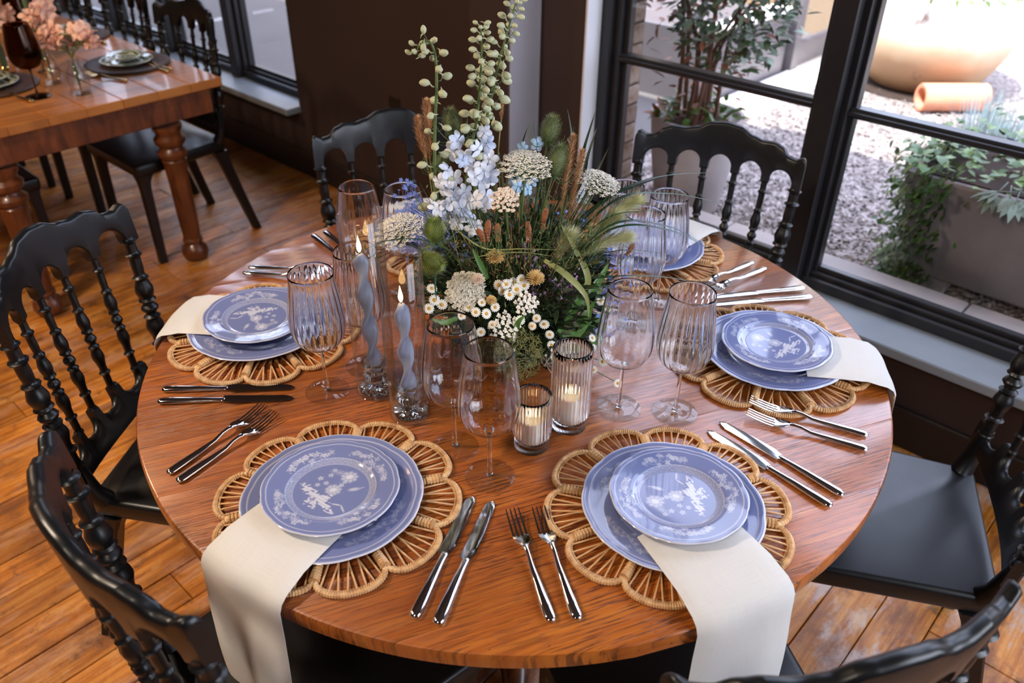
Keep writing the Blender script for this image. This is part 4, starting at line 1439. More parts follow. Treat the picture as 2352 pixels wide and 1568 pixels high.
def leaf_quad(mb, p, d, up, L, W, bend=0.2, fold=0.15):
    """pointed leaf with a folded midrib, 8 triangles"""
    d = Vector(d).normalized(); up = Vector(up)
    s = d.cross(up); s = s.normalized() if s.length > 1e-5 else d.orthogonal().normalized()
    n = s.cross(d)
    P = Vector(p)
    def pt(f, w_, k): return P + d * (L * f) + s * (W * w_) + n * (-bend * L * f * f + fold * W * abs(w_))
    vs = [pt(0, 0, 0), pt(0.3, -0.42, 0), pt(0.32, 0, 0), pt(0.3, 0.42, 0), pt(0.65, -0.38, 0), pt(0.66, 0, 0), pt(0.65, 0.38, 0), pt(1, 0, 0)]
    mb.add(vs, [(0, 2, 1), (0, 3, 2), (1, 2, 5, 4), (2, 3, 6, 5), (4, 5, 7), (5, 6, 7)])

# bowl that holds the stems
bowl = thing('flower_bowl', 'low dark bowl under the wildflower centrepiece', 'bowl', (0, 0, TZ))
MB().lathe([(0, 0), (0.055, 0), (0.060, 0.004), (0.088, 0.030), (0.100, 0.062), (0.103, 0.078), (0.099, 0.078), (0.095, 0.062), (0.083, 0.032), (0.05, 0.010), (0, 0.008)], 40).build('body', 'bowl_dark', bowl)

# shared small meshes -------------------------------------------------
def bud_mesh():
    m = MB()
    m.lathe([(0, -0.5), (0.10, -0.47), (0.26, -0.30), (0.34, -0.05), (0.32, 0.18), (0.20, 0.40), (0.08, 0.50), (0, 0.52)], 10, rf=lambda t, i: 1 + 0.07 * math.cos(5 * t))
    m.tube([(0.0, 0.05, -0.40), (0.0, 0.30, -0.62), (0.0, 0.42, -0.95)], [0.10, 0.07, 0.02], 5)
    return m.mesh('bud', 'bud_cream', ang=180)
BUD = bud_mesh()
def blossom_mesh(mat):
    m = MB()
    rs = random.Random(3)
    for k in range(5):
        a = 2 * PI * k / 5 + 0.2
        c, s = math.cos(a), math.sin(a)
        rows = []
        for f, w_, z in ((0.08, 0.06, 0.0), (0.30, 0.24, 0.05), (0.55, 0.36, 0.04), (0.80, 0.33, -0.06), (0.97, 0.18, -0.17), (1.02, 0.03, -0.20)):
            rows.append([(f * c - u * w_ * s, f * s + u * w_ * c, z + 0.10 * u * u * (1 if k % 2 else -0.6)) for u in (-1, -0.5, 0, 0.5, 1)])
        n = 5
        vs = [p for r in rows for p in r]
        fs = [(i * n + j, i * n + j + 1, (i + 1) * n + j + 1, (i + 1) * n + j) for i in range(len(rows) - 1) for j in range(n - 1)]
        m.add(vs, fs)
    for k in range(6):
        a = k * 1.05
        m.lathe([(0, 0), (0.06, 0.06), (0.05, 0.16), (0, 0.20)], 5, (0.10 * math.cos(a), 0.10 * math.sin(a), 0))
    return m.mesh('blossom', mat, ang=180)
BLOS += [(x + random.uniform(-.012, .012), y + random.uniform(-.012, .012), z + random.uniform(-.014, .014)) for x, y, z in BLOS[5::2]]
BLOSSOM = blossom_mesh('petal_blue'); SKYBLOSSOM = blossom_mesh('petal_sky')
def daisy_meshes():
    p = MB()
    for k in range(15):
        a = 2 * PI * k / 15
        c, s = math.cos(a), math.sin(a)
        rows = []
        for f, w_, z in ((0.30, 0.07, 0.0), (0.62, 0.15, 0.03 * (k % 2)), (0.90, 0.13, -0.02), (1.0, 0.05, -0.06)):
            rows.append([(f * c - u * w_ * s, f * s + u * w_ * c, z - 0.03 * u * u) for u in (-1, 0, 1)])
        vs = [q for r in rows for q in r]
        p.add(vs, [(i * 3 + j, i * 3 + j + 1, i * 3 + 4 + j, i * 3 + 3 + j) for i in range(3) for j in range(2)])
    c = MB().lathe([(0.0, 0.17), (0.16, 0.15), (0.30, 0.07), (0.35, -0.02), (0.2, -0.06), (0, -0.06)], 14)
    return p.mesh('petals', 'petal_white', ang=180), c.mesh('disc', 'daisy_gold', ang=180)
DPET, DCEN = daisy_meshes()
def aim(d, roll=0.0):
    return Vector(d).to_track_quat('Z', 'Y') @ Matrix.Rotation(roll, 3, 'Z').to_quaternion()
CAMDIR = Vector((0.72, -0.60, 0.55)).normalized()        # towards the room, where most heads face

# delphinium spikes ----------------------------------------------------
DLAB = ['delphinium spike with drooping tip, leftmost of the three tall stems', 'thick delphinium spike with cream buds and open pale blue flowers', 'tallest delphinium spike, its tip reaching the top of the photo']
own = [[], [], []]
for b in BLOS:
    dm = [min((Vector(b) - Vector(q)).length for q in p) for p in DELPH]
    own[dm.index(min(dm))].append(b)
rs = random.Random(5)
for i, path in enumerate(DELPH):
    low = path[-1]
    base = (low[0] * 0.5, low[1] * 0.5, TZ + 0.045)
    pl = Plant('delphinium', DLAB[i], 'flower', base, 'delphinium spikes')
    pp = bez(path, 6)
    full = pp + bez([path[-1], ((low[0] + base[0]) / 2, (low[1] + base[1]) / 2, (low[2] + base[2]) / 2), base], 4)[1:]
    n = len(full)
    pl.part('stem', MB().tube(full, [0.0011 + 0.0032 * (k / n) ** 0.8 for k in range(n)], 7), 'stem_green')
    nb = [34, 44, 42][i]
    lim = int(len(pp) * [0.99, 0.66, 0.62][i])
    ped = MB()
    for k in range(nb):
        f = (k + 0.3) / nb
        idx = min(lim - 1, int(f * lim))
        p = pp[idx]
        d = (pp[max(0, idx - 1)] - pp[min(len(pp) - 1, idx + 1)]).normalized()
        _, u, w_ = frame(d)
        a = k * 2.4 + rs.uniform(-0.4, 0.4)
        side = (u * math.cos(a) + w_ * math.sin(a))
        size = (0.0115 + 0.0125 * f) * rs.uniform(0.85, 1.15)
        out = 0.007 + 0.011 * f
        hp = p + side * out + d * 0.004 + Vector((0, 0, 0.002))
        ped.tube([p, p + side * out * 0.6 + Vector((0, 0, -0.001)), hp], [0.0007, 0.0006, 0.0005], 4)
        q = aim((side + Vector((0, 0, -0.30 + 0.5 * (1 - f)))).normalized(), a)
        pl.inst('bud', BUD, hp + side * size * 0.4, q, size)
    pl.part('pedicels', ped, 'stem_green')
    for b in own[i]:
        d = (CAMDIR + Vector((rs.uniform(-0.7, 0.7), rs.uniform(-0.7, 0.7), rs.uniform(-0.5, 0.3)))).normalized()
        pl.inst('blossom', BLOSSOM, b, aim(d, rs.uniform(0, 6)), rs.uniform(0.0145, 0.020))
pl = Plant('delphinium', 'sky blue delphinium flowers half hidden under the large white umbel', 'flower', (0, 0, TZ + 0.045), 'delphinium spikes')
pl.part('stem', MB().tube(bez([(0, 0, TZ + 0.045), (0.0, 0.005, 1.0), (0.0, 0.02, 1.17)], 5), 0.0025, 6), 'stem_green')
for b in BLUE_BLOS:
    pl.inst('blossom', SKYBLOSSOM, b, aim((CAMDIR + Vector((rs.uniform(-0.6, 0.6), rs.uniform(-0.6, 0.6), rs.uniform(-0.3, 0.3)))).normalized(), rs.uniform(0, 6)), rs.uniform(0.011, 0.015))

# umbels -----------------------------------------------------------------
ULAB = ['large flat white lace umbel right of the delphiniums', 'white lace umbel leaning towards the window chair', 'small blush lace umbel below the largest umbel', 'cream lace umbel behind the tall candle chimney',
        'cream lace umbel low at the front left of the flowers', 'open white starry umbel above the ribbed candle holders', 'open white starry umbel beside the green seed umbel']
floret = [(0, 0, 0.25)] + [(math.cos(2 * PI * k / 5), math.sin(2 * PI * k / 5), 0.0) for k in range(5)]
for i, (h, rad, kind) in enumerate(UMBEL):
    base = root_of(h)
    pl = Plant('lace_umbel', ULAB[i], 'flower', base, 'white lace umbels')
    H = Vector(h)
    nd = (Vector((h[0] * 1.2, h[1] * 1.2, 0.30)) + (CAMDIR * 0.25 if i in (0, 3, 4, 5, 6) else CAMDIR * 0.12)).normalized() if i not in (5, 6) else (CAMDIR + Vector((0, 0, 0.2))).normalized()
    if i in (0, 1, 2, 3): nd = (Vector((0, 0, 1)) + CAMDIR * (0.30 if i != 2 else 1.0) + Vector((h[0], h[1], 0)) * 1.5).normalized()
    _, u, w_ = frame(nd)
    center = H - nd * rad * 0.75
    pl.part('stem', MB().tube(stem_path(center, base), 0.0017, 6), 'stem_green')
    rays = MB(); fl = MB()
    nsub = {0: 64, 1: 34, 2: 22}[kind]
    for k in range(nsub):
        rr = math.sqrt((k + 0.5) / nsub); a = k * 2.39996
        tip = H + (u * math.cos(a) + w_ * math.sin(a)) * rad * rr + nd * rad * (0.16 - 0.42 * rr * rr)
        mid = center + (tip - center) * 0.5 + (u * math.cos(a) + w_ * math.sin(a)) * rad * 0.12 * rr
        rays.tube([center, mid, tip], [0.0006, 0.0005, 0.0004], 3, cap=False)
        nf = 18 if kind < 2 else 7
        for q in range(nf):
            b_ = q * 2.4; r2 = rad * (0.135 if kind < 2 else 0.15) * math.sqrt((q + 0.3) / nf)
            fp = tip + (u * math.cos(b_) + w_ * math.sin(b_)) * r2 + nd * rs.uniform(-0.0012, 0.0022)
            s_ = rs.uniform(0.0012, 0.0019) * (1.35 if kind == 2 else 1)
            tilt = (nd + Vector((rs.uniform(-.5, .5), rs.uniform(-.5, .5), rs.uniform(-.5, .5)))).normalized()
            _, fu, fw = frame(tilt)
            fl.add([fp + (fu * x + fw * y + tilt * z) * s_ for x, y, z in floret], [(0, 1, 2), (0, 2, 3), (0, 3, 4), (0, 4, 5), (0, 5, 1)])
    pl.part('rays', rays, 'stem_green')
    pl.part('florets', fl, {0: 'umbel_white', 1: 'umbel_pink', 2: 'petal_white'}[kind], kind='stuff')
# the green seed umbel, curled up like a nest
h = (0.145, -0.150, 0.872)
pl = Plant('seed_umbel', 'green seed umbel curled like a nest at the front of the flowers', 'flower', root_of(h))
pl.part('stem', MB().tube(stem_path(h, root_of(h)), 0.002, 6), 'stem_green')
H = Vector(h); nd = (CAMDIR + Vector((0, 0, 0.1))).normalized(); _, u, w_ = frame(nd)
wire = MB()
for k in range(900):
    z = rs.uniform(-0.6, 1); a = rs.uniform(0, 2 * PI); r_ = math.sqrt(max(0, 1 - z * z))
    d = u * math.cos(a) * r_ + w_ * math.sin(a) * r_ + nd * z
    R0_ = 0.044 * rs.uniform(0.55, 1.0)
    p = H + Vector((d.x, d.y, d.z * 1.15)) * R0_
    t_ = (d.cross(Vector((rs.uniform(-1, 1), rs.uniform(-1, 1), rs.uniform(-1, 1)))).normalized() + d * 0.6).normalized()
    L = rs.uniform(0.007, 0.013)
    wire.tube([p, p + t_ * L * 0.5 + d * 0.001, p + t_ * L], [0.00045, 0.0004, 0.00015], 3, cap=False)
pl.part('seeds', wire, 'umbel_green', kind='stuff')

# teasels ---------------------------------------------------------------
TLAB = ['spiny teasel head standing highest on the right of the flowers', 'spiny teasel head touching the right side of the large white umbel', 'bright green teasel above the right candle chimney', 'olive teasel beside the rim of the right candle chimney', 'dark teasel behind the delphiniums', 'small dark teasel left of the delphinium flowers']
for i, (h, L, rad, deg) in enumerate(TEASEL):
    base = root_of(h)
    pl = Plant('teasel', TLAB[i], 'flower', base, 'teasel heads')
    H = Vector(h)
    cr_ = Vector((0.737, 0.676, 0))               # image-right in the room
    ax = (Vector((0, 0, 1)) * math.sin(R(deg)) + cr_ * math.cos(R(deg)) * (1 if i != 3 else 1)).normalized()
    if i == 3: ax = (cr_ * 0.75 + Vector((0, 0, -0.35)) + CAMDIR * 0.4).normalized()
    _, u, w_ = frame(ax)
    bot = H - ax * L * 0.5
    pl.part('stem', MB().tube(stem_path(bot, base), [0.0021] * 13, 6), 'stem_green')
    hd = MB()
    rows = []
    for f in [q / 12 for q in range(13)]:
        r_ = rad * 0.74 * math.sin(PI * min(1, (f * 0.93 + 0.04))) ** 0.7
        rows.append([bot + ax * (L * f) + (u * math.cos(2 * PI * j / 14) + w_ * math.sin(2 * PI * j / 14)) * r_ for j in range(14)])
    hd.loops(rows)
    for k in range(420):
        f = (k + 0.5) / 420; a = k * 2.39996
        r_ = rad * 0.72 * math.sin(PI * min(1, (f * 0.93 + 0.04))) ** 0.7
        side = u * math.cos(a) + w_ * math.sin(a)
        p = bot + ax * (L * f) + side * r_
        dd = (side + ax * (0.15 + 1.1 * f)).normalized()
        sp = rad * 0.72 * rs.uniform(0.7, 1.2)
        t_ = dd.cross(ax).normalized() * 0.0009
        n_ = dd.cross(t_).normalized() * 0.0009
        hd.add([p - t_, p + t_, p + n_, p + dd * sp], [(0, 1, 3), (1, 2, 3), (2, 0, 3)])
    pl.part('spiny_head', hd, 'teasel_green' if i in (2, 3) else 'teasel_dark', ang=80)
    for k in range(9):
        a = k * 2 * PI / 9 + 0.3
        side = u * math.cos(a) + w_ * math.sin(a)
        LL = L * rs.uniform(0.8, 1.5)
        pts = bez([bot, bot + side * LL * 0.4 - ax * 0.004, bot + side * LL * 0.75 + ax * LL * 0.25, bot + side * LL * 0.8 + ax * LL * 0.6], 3)
        pl.part('bract', MB().tube(pts, [0.0010 * (1 - q / len(pts)) + 0.0002 for q in range(len(pts))], 4), 'stem_green')

# daisies ---------------------------------------------------------------
for i, h in enumerate(DAISY):
    base = root_of(h, 0.4)
    where = ('in the tight front cluster' if i < 8 else 'right of the green seed umbel' if h[0] > 0.16 else 'low behind the right chimney' if h[0] < 0.03 else 'below the tight front cluster')
    pl = Plant('daisy', 'small white daisy with gold centre ' + where, 'flower', base, 'small white daisies ' + where)
    d = (CAMDIR + Vector((rs.uniform(-0.5, 0.5), rs.uniform(-0.5, 0.5), rs.uniform(-0.3, 0.5)))).normalized()
    s_ = rs.uniform(0.0078, 0.0108) * (1.1 if i < 8 else 1)
    pl.part('stem', MB().tube(stem_path(Vector(h) - d * 0.003, base), 0.0008, 4), 'stem_green')
    q = aim(d, rs.uniform(0, 6))
    pl.inst('petals', DPET, h, q, s_); pl.inst('disc', DCEN, h, q, s_)

# plumes -----------------------------------------------------------------
def plume(pl, path, nh, hl, rad, mat, frac, droop=0.0, name='plume', wid=0.00035, spread=(0.25, 0.75)):
    pp = bez(path, 8)
    n = int(len(pp) * frac)
    hp = MB()
    for k in range(nh):
        f = (k + 0.5) / nh
        x = f * (n - 1); i0 = int(x)
        p = pp[i0].lerp(pp[min(n, i0 + 1)], x - i0)
        d = (pp[max(0, i0 - 1)] - pp[i0 + 1]).normalized()
        _, u, w_ = frame(d)
        a = k * 2.39996
        side = u * math.cos(a) + w_ * math.sin(a)
        env = math.sin(PI * min(1, f * 0.85 + 0.12)) ** 0.6
        q0 = p + side * rad * env * rs.uniform(0.2, 1.0)
        dd = (d * 1.0 + side * rs.uniform(*spread) + Vector((0, 0, -droop))).normalized()
        t_ = dd.cross(side); t_ = t_.normalized() * wid if t_.length > 1e-6 else u * wid
        L = hl * env * rs.uniform(0.6, 1.1)
        hp.add([q0 - t_, q0 + t_, q0 + dd * L * 0.55 + t_ * 0.9, q0 + dd * L, q0 + dd * L * 0.55 - t_ * 0.9], [(0, 1, 2, 4), (4, 2, 3)])
    low = Vector(path[-1])
    full = pp + bez([path[-1], (low + pl.b) / 2, pl.b], 4)[1:]
    pl.part('stem', MB().tube(full, [0.0007 + 0.0011 * k / len(full) for k in range(len(full))], 5), 'blade_dry')
    pl.part(name, hp, mat, ang=180, kind='stuff')
RLAB = ['tan feather grass plume right of the teasels, left of two', 'tan feather grass plume right of the teasels, right of two', 'pinkish grass plume left of the drooping delphinium, shorter', 'pinkish grass plume behind the drooping delphinium, taller', 'thin brown seed plume right of the tall delphinium', 'tan grass plume low in the middle of the flowers']
for i, path in enumerate(REED):
    pl = Plant('feather_grass', RLAB[i], 'grass', root_of(path[-1], 0.4), 'feather grass plumes')
    plume(pl, path, 620 if i != 4 else 220, 0.015 if i != 4 else 0.006, 0.0055 if i not in (4,) else 0.003, 'reed_tan', 0.72 if i < 2 else 0.66, wid=0.0007, spread=(0.3, 1.3))
FLAB = ['fuzzy cream foxtail pointing furthest towards the window', 'fuzzy cream foxtail lying lowest over the far plate', 'fuzzy cream foxtail between the two long ones', 'short fuzzy foxtail in the middle of the flowers']
for i, path in enumerate(FOX):
    pl = Plant('foxtail_grass', FLAB[i], 'grass', root_of(path[-1], 0.4), 'foxtail grass plumes')
    plume(pl, path, 1300, 0.044, 0.003, 'fox_cream', 0.70, 0.03, wid=0.00028, spread=(0.2, 1.25))
# brown seed spikes
SLAB = ['upright russet seed spike in the middle of the flowers', 'russet seed spike leaning left in the middle of the flowers', 'knobbly brown seed spike right of the russet pair', 'short brown seed spike under the small blush umbel', 'brown seed spike left of the tan plumes', 'thin brown seed spike reaching over the far plate']
for i, path in enumerate(SPIKE):
    pl = Plant('seed_spike', SLAB[i], 'flower', root_of(path[-1], 0.4), 'brown seed spikes')
    pp = bez(path, 10)
    sd = MB()
    for k in range(150 if i < 5 else 60):
        f = (k + 0.5) / (150 if i < 5 else 60)
        p = pp[int(f * 10)]
        d = (pp[0] - pp[9]).normalized(); _, u, w_ = frame(d); a = k * 2.4
        side = u * math.cos(a) + w_ * math.sin(a)
        c = p + side * 0.0042 * (0.5 + 0.5 * math.sin(PI * f)) + (pp[1] - pp[0]) * (f * 10 % 1) * 0.9
        s_ = 0.0020 * rs.uniform(0.7, 1.2)
        sd.add([c + u * s_, c - u * s_, c + w_ * s_, c - w_ * s_, c + d * s_ * 1.6, c - d * s_], [(0, 2, 4), (2, 1, 4), (1, 3, 4), (3, 0, 4), (2, 0, 5), (1, 2, 5), (3, 1, 5), (0, 3, 5)])
    pl.part('seeds', sd, 'spike_brown', kind='stuff')
    full = pp + [pl.b]
    pl.part('stem', MB().tube(full, 0.0010, 5), 'stem_green')
PLAB = ['straw-coloured pompon flower at the front, right of the daisy cluster', 'straw-coloured seed head above the daisy cluster', 'small dusky pink pompon flower beside the low left umbel', 'smallest ochre pompon flower left of the daisy cluster']
for i, (h, rad) in enumerate(POMPON):
    pl = Plant('pompon_flower', PLAB[i], 'flower', root_of(h, 0.4), 'pompon flowers')
    H = Vector(h); m = MB()
    pl.part('stem', MB().tube(stem_path(h, root_of(h, 0.4)), 0.0011, 5), 'stem_green')
    m.lathe([(0, -rad * 0.3), (rad * 0.35, -rad * 0.1), (rad * 0.35, rad * 0.2), (0, rad * 0.35)], 8, h)
    for k in range(160):
        z = 1 - 1.5 * (k + 0.5) / 160; a = k * 2.39996; r_ = math.sqrt(max(0, 1 - z * z))
        d = Vector((r_ * math.cos(a), r_ * math.sin(a), z))
        d = (d + CAMDIR * 0.2).normalized()
        t_ = d.orthogonal().normalized() * 0.0008; n_ = d.cross(t_)
        L = rad * rs.uniform(0.8, 1.1)
        m.add([H + t_, H + n_, H - t_, H + d * L + t_ * 1.2, H + d * L + n_ * 1.2, H + d * L - t_ * 1.2], [(0, 1, 4, 3), (1, 2, 5, 4), (2, 0, 3, 5), (3, 4, 5)])
    pl.part('petals', m, 'pompon_straw' if i != 2 else 'umbel_pink', kind='stuff')
# long blades and leaves --------------------------------------------------
def ribbon(path, w_, mat, pl, name='blade', tip=0.15, n=7, up=(0, 0, 1)):
    pp = bez(path, n)
    N = len(pp); L_ = []; 
    vs = []; 
    for k, p in enumerate(pp):
        f = k / (N - 1)
        d = (pp[min(N - 1, k + 1)] - pp[max(0, k - 1)]).normalized()
        s = d.cross(Vector(up)); s = s.normalized() if s.length > 1e-4 else d.orthogonal().normalized()
        nn = s.cross(d)
        ww = w_ * (min(1, (1 - f) / 0.55)) ** 0.8 * (0.55 + 0.45 * min(1, f / 0.3)) + 0.0002
        vs += [p - s * ww + nn * ww * 0.35, p - nn * 0.0002, p + s * ww + nn * ww * 0.35, p + nn * 0.0003]
    fs = []
    for k in range(N - 1):
        a = k * 4; b = a + 4
        fs += [(a, a + 1, b + 1, b), (a + 1, a + 2, b + 2, b + 1), (a + 2, a + 3, b + 3, b + 2), (a + 3, a, b, b + 3)]
    m = MB().add(vs, fs)
    return pl.part(name, m, mat, ang=50)
BLAB = ['dark grass blade ending highest against the left of the window chair', 'dark grass blade with its tip at the second arch of the window chair', 'dark grass blade drooping in front of the window chair spindles',
        'short dark grass blade over the far plate', 'dark grass blade drooping over the far wine glass', 'dark grass blade drooping past the far wine glass to the forks', 'long grass blade reaching over the plate beside the window sill',
        'thin grass blade crossing low over the far plate', 'long thin grass blade arching left over the candle chimneys', 'pale upright grass blade left of the tan plumes', 'tallest dark upright blade right of the tan plumes', 'dark upright blade just below the tallest one',
        'bluish upright blade furthest right, by the window frame', 'dark upright blade left of the top teasel', 'yellow-green blade lying across the front of the flowers', 'thin dry blade just under the yellow-green one', 'small blade hooked over the rim of the right chimney']
for i, path in enumerate(BLADE):
    pl = Plant('grass_blade', BLAB[i], 'grass', path[0], 'long grass blades in the flowers')
    pl.b = Vector(path[0])
    ribbon(path, 0.0042 if i in (0, 1, 2, 4, 5) else 0.0044 if 9 <= i < 14 else 0.0022, 'blade_green' if i not in (14, 15) else 'blade_dry', pl)
for i, path in enumerate(RIBBON):
    pl = Plant('ribbon_leaf', ['broad pale ribbon leaf standing up at the right of the flowers', 'broad pale ribbon leaf curling down at the front right of the flowers'][i], 'leaf', path[0], 'broad ribbon leaves')
    ribbon(path, 0.0058, 'blade_dry', pl, up=CAMDIR)
LLAB = ['green lance leaf, longest, touching the wine glass right of the tall holder', 'green lance leaf pointing up behind the longest one', 'green lance leaf next to the curling ribbon leaf', 'lowest green lance leaf above the tall ribbed holder', 'short green lance leaf lying flat above the ribbed holders',
        'green lance leaf furthest up on the right', 'narrow green lance leaf between the two longest', 'small green leaf low behind the right chimney', 'small green leaf between the two starry umbels', 'small green leaf above the low left umbel']
for i, path in enumerate(LEAF):
    pl = Plant('lance_leaf', LLAB[i], 'leaf', path[0], 'bright lance leaves')
    ribbon(path, 0.0078 if i < 7 else 0.005, 'leaf_green', pl, up=CAMDIR)
# masses too fine to count -------------------------------------------------
def scatter_tiny(name, label, mat, spots, n, spread, size):
    m = MB()
    for c in spots:
        for k in range(n):
            p = Vector(c) + Vector((rs.gauss(0, spread), rs.gauss(0, spread), rs.gauss(0, spread * 0.9)))
            d = (CAMDIR + Vector((rs.uniform(-.8, .8), rs.uniform(-.8, .8), rs.uniform(-.5, .8)))).normalized()
            _, u, w_ = frame(d)
            s_ = size * rs.uniform(0.7, 1.2)
            for q in range(5):
                a = 2 * PI * q / 5
                e = u * math.cos(a) + w_ * math.sin(a); g = d.cross(e)
                m.add([p, p + e * s_ * 0.6 + g * s_ * 0.35, p + e * s_ + d * s_ * 0.1, p + e * s_ * 0.6 - g * s_ * 0.35], [(0, 1, 2, 3)])
            m.tube([p - d * 0.001, p - d * 0.012 + Vector((0, 0, -0.016)), Vector(c) + Vector((-c[0] * 0.25, -c[1] * 0.25, -0.055))], 0.0004, 3, cap=False)
        m.tube(bez([Vector(c) + Vector((-c[0] * 0.2, -c[1] * 0.2, -0.05)), (c[0] * 0.45, c[1] * 0.45, (c[2] + TZ) / 2), (c[0] * 0.2, c[1] * 0.2, TZ + 0.05)], 4), 0.0008, 4, cap=False)
    o = m.build(name, mat, ang=180)
    return tag(o, label, 'flowers', kind='stuff')
TINYB = [(-0.135, -0.155, 1.115), (-0.125, -0.150, 1.09), (-0.140, -0.160, 1.065), (-0.115, -0.155, 1.045), (-0.120, -0.135, 1.03), (-0.10, -0.14, 1.02), (-0.085, -0.15, 1.0), (-0.05, -0.12, 1.03), (-0.03, -0.11, 1.0), (-0.07, -0.13, 0.97)]
scatter_tiny('forget_me_nots', 'tiny blue forget-me-nots at the left of the flowers', 'tiny_blue', TINYB, 13, 0.011, 0.0042)
TINYR = [(0.13, 0.10, 1.0), (0.15, 0.11, 0.96), (0.175, 0.09, 0.93), (0.185, 0.06, 0.90), (0.14, 0.13, 1.03), (0.09, 0.07, 1.05), (0.20, 0.10, 0.95), (0.20, 0.03, 0.88)]
scatter_tiny('blue_sprigs', 'tiny blue flower sprigs at the right of the flowers over the far plate', 'tiny_blue', TINYR, 9, 0.016, 0.0038)
TINYM = [(0.085, -0.06, 1.02), (0.10, -0.07, 0.97), (0.12, -0.05, 0.985), (0.135, -0.03, 0.96), (0.12, -0.08, 0.95), (0.145, 0.0, 0.97)]
scatter_tiny('mauve_sprigs', 'tiny mauve flowers in the middle of the arrangement', 'tiny_mauve', TINYM, 10, 0.012, 0.0032)
TINYW = [(0.03, -0.185, 0.96), (0.0, -0.19, 0.93), (0.015, -0.185, 0.90), (0.19, -0.10, 0.86), (0.205, -0.075, 0.84), (0.20, -0.03, 0.83), (0.215, -0.06, 0.80), (0.13, -0.16, 0.90), (0.11, -0.17, 0.92)]
scatter_tiny('white_sprigs', 'tiny white filler flowers low around the arrangement', 'petal_white', TINYW, 9, 0.012, 0.0034)
def filler():
    lv = MB(); wr_ = MB(); dry = MB()
    for k in range(4200):
        while True:
            x, y, z = rs.uniform(-1, 1), rs.uniform(-1, 1), rs.uniform(-1, 1)
            if 0.25 < x * x + y * y + z * z < 1: break
        p = Vector((x * 0.185, y * 0.185, 0.895 + z * 0.15))
        if p.z < TZ + 0.02: p.z = TZ + 0.02 + rs.uniform(0, 0.05)
        d = Vector((x + rs.uniform(-.6, .6), y + rs.uniform(-.6, .6), z * 0.6 + rs.uniform(-0.2, 0.9))).normalized()
        leaf_quad(lv, p, d, Vector((rs.uniform(-1, 1), rs.uniform(-1, 1), 1)), rs.uniform(0.016, 0.040), rs.uniform(0.004, 0.012), rs.uniform(0, 0.4))
    for k in range(900):
        a = rs.uniform(0, 2 * PI); r_ = 0.195 * math.sqrt(rs.random())
        top = Vector((r_ * math.cos(a), r_ * math.sin(a), rs.uniform(0.88, 1.11)))
        b = Vector((top.x * 0.35, top.y * 0.35, TZ + 0.05))
        m = (top + b) / 2 + Vector((rs.uniform(-.02, .02), rs.uniform(-.02, .02), 0.03))
        t_ = wr_ if rs.random() < 0.72 else dry
        t_.tube(bez([b, m, top], 3), [0.0011, 0.001, 0.0009, 0.0008, 0.0007, 0.0006, 0.0004], 4, cap=False)
        for q in range(5):
            p = m.lerp(top, rs.uniform(0.3, 1.0)) + Vector((rs.uniform(-.006, .006), rs.uniform(-.006, .006), 0))
            leaf_quad(t_, p, (rs.uniform(-1, 1), rs.uniform(-1, 1), rs.uniform(0, 1.3)), (0, 0, 1), rs.uniform(0.006, 0.014), 0.003)
    o = thing('foliage', 'dark green leaves and wiry stems filling the middle of the flowers', 'foliage', (0, 0, TZ))
    for n_, m_, mat in (('leaves', lv, 'dark_leaf'), ('green_stems', wr_, 'stem_green'), ('dry_stems', dry, 'dry_stem')):
        m_.v = [(x, y, z - TZ) for x, y, z in [tuple(v) for v in m_.v]]
        tag(m_.build(n_, mat, o, ang=180), kind='stuff')
filler()
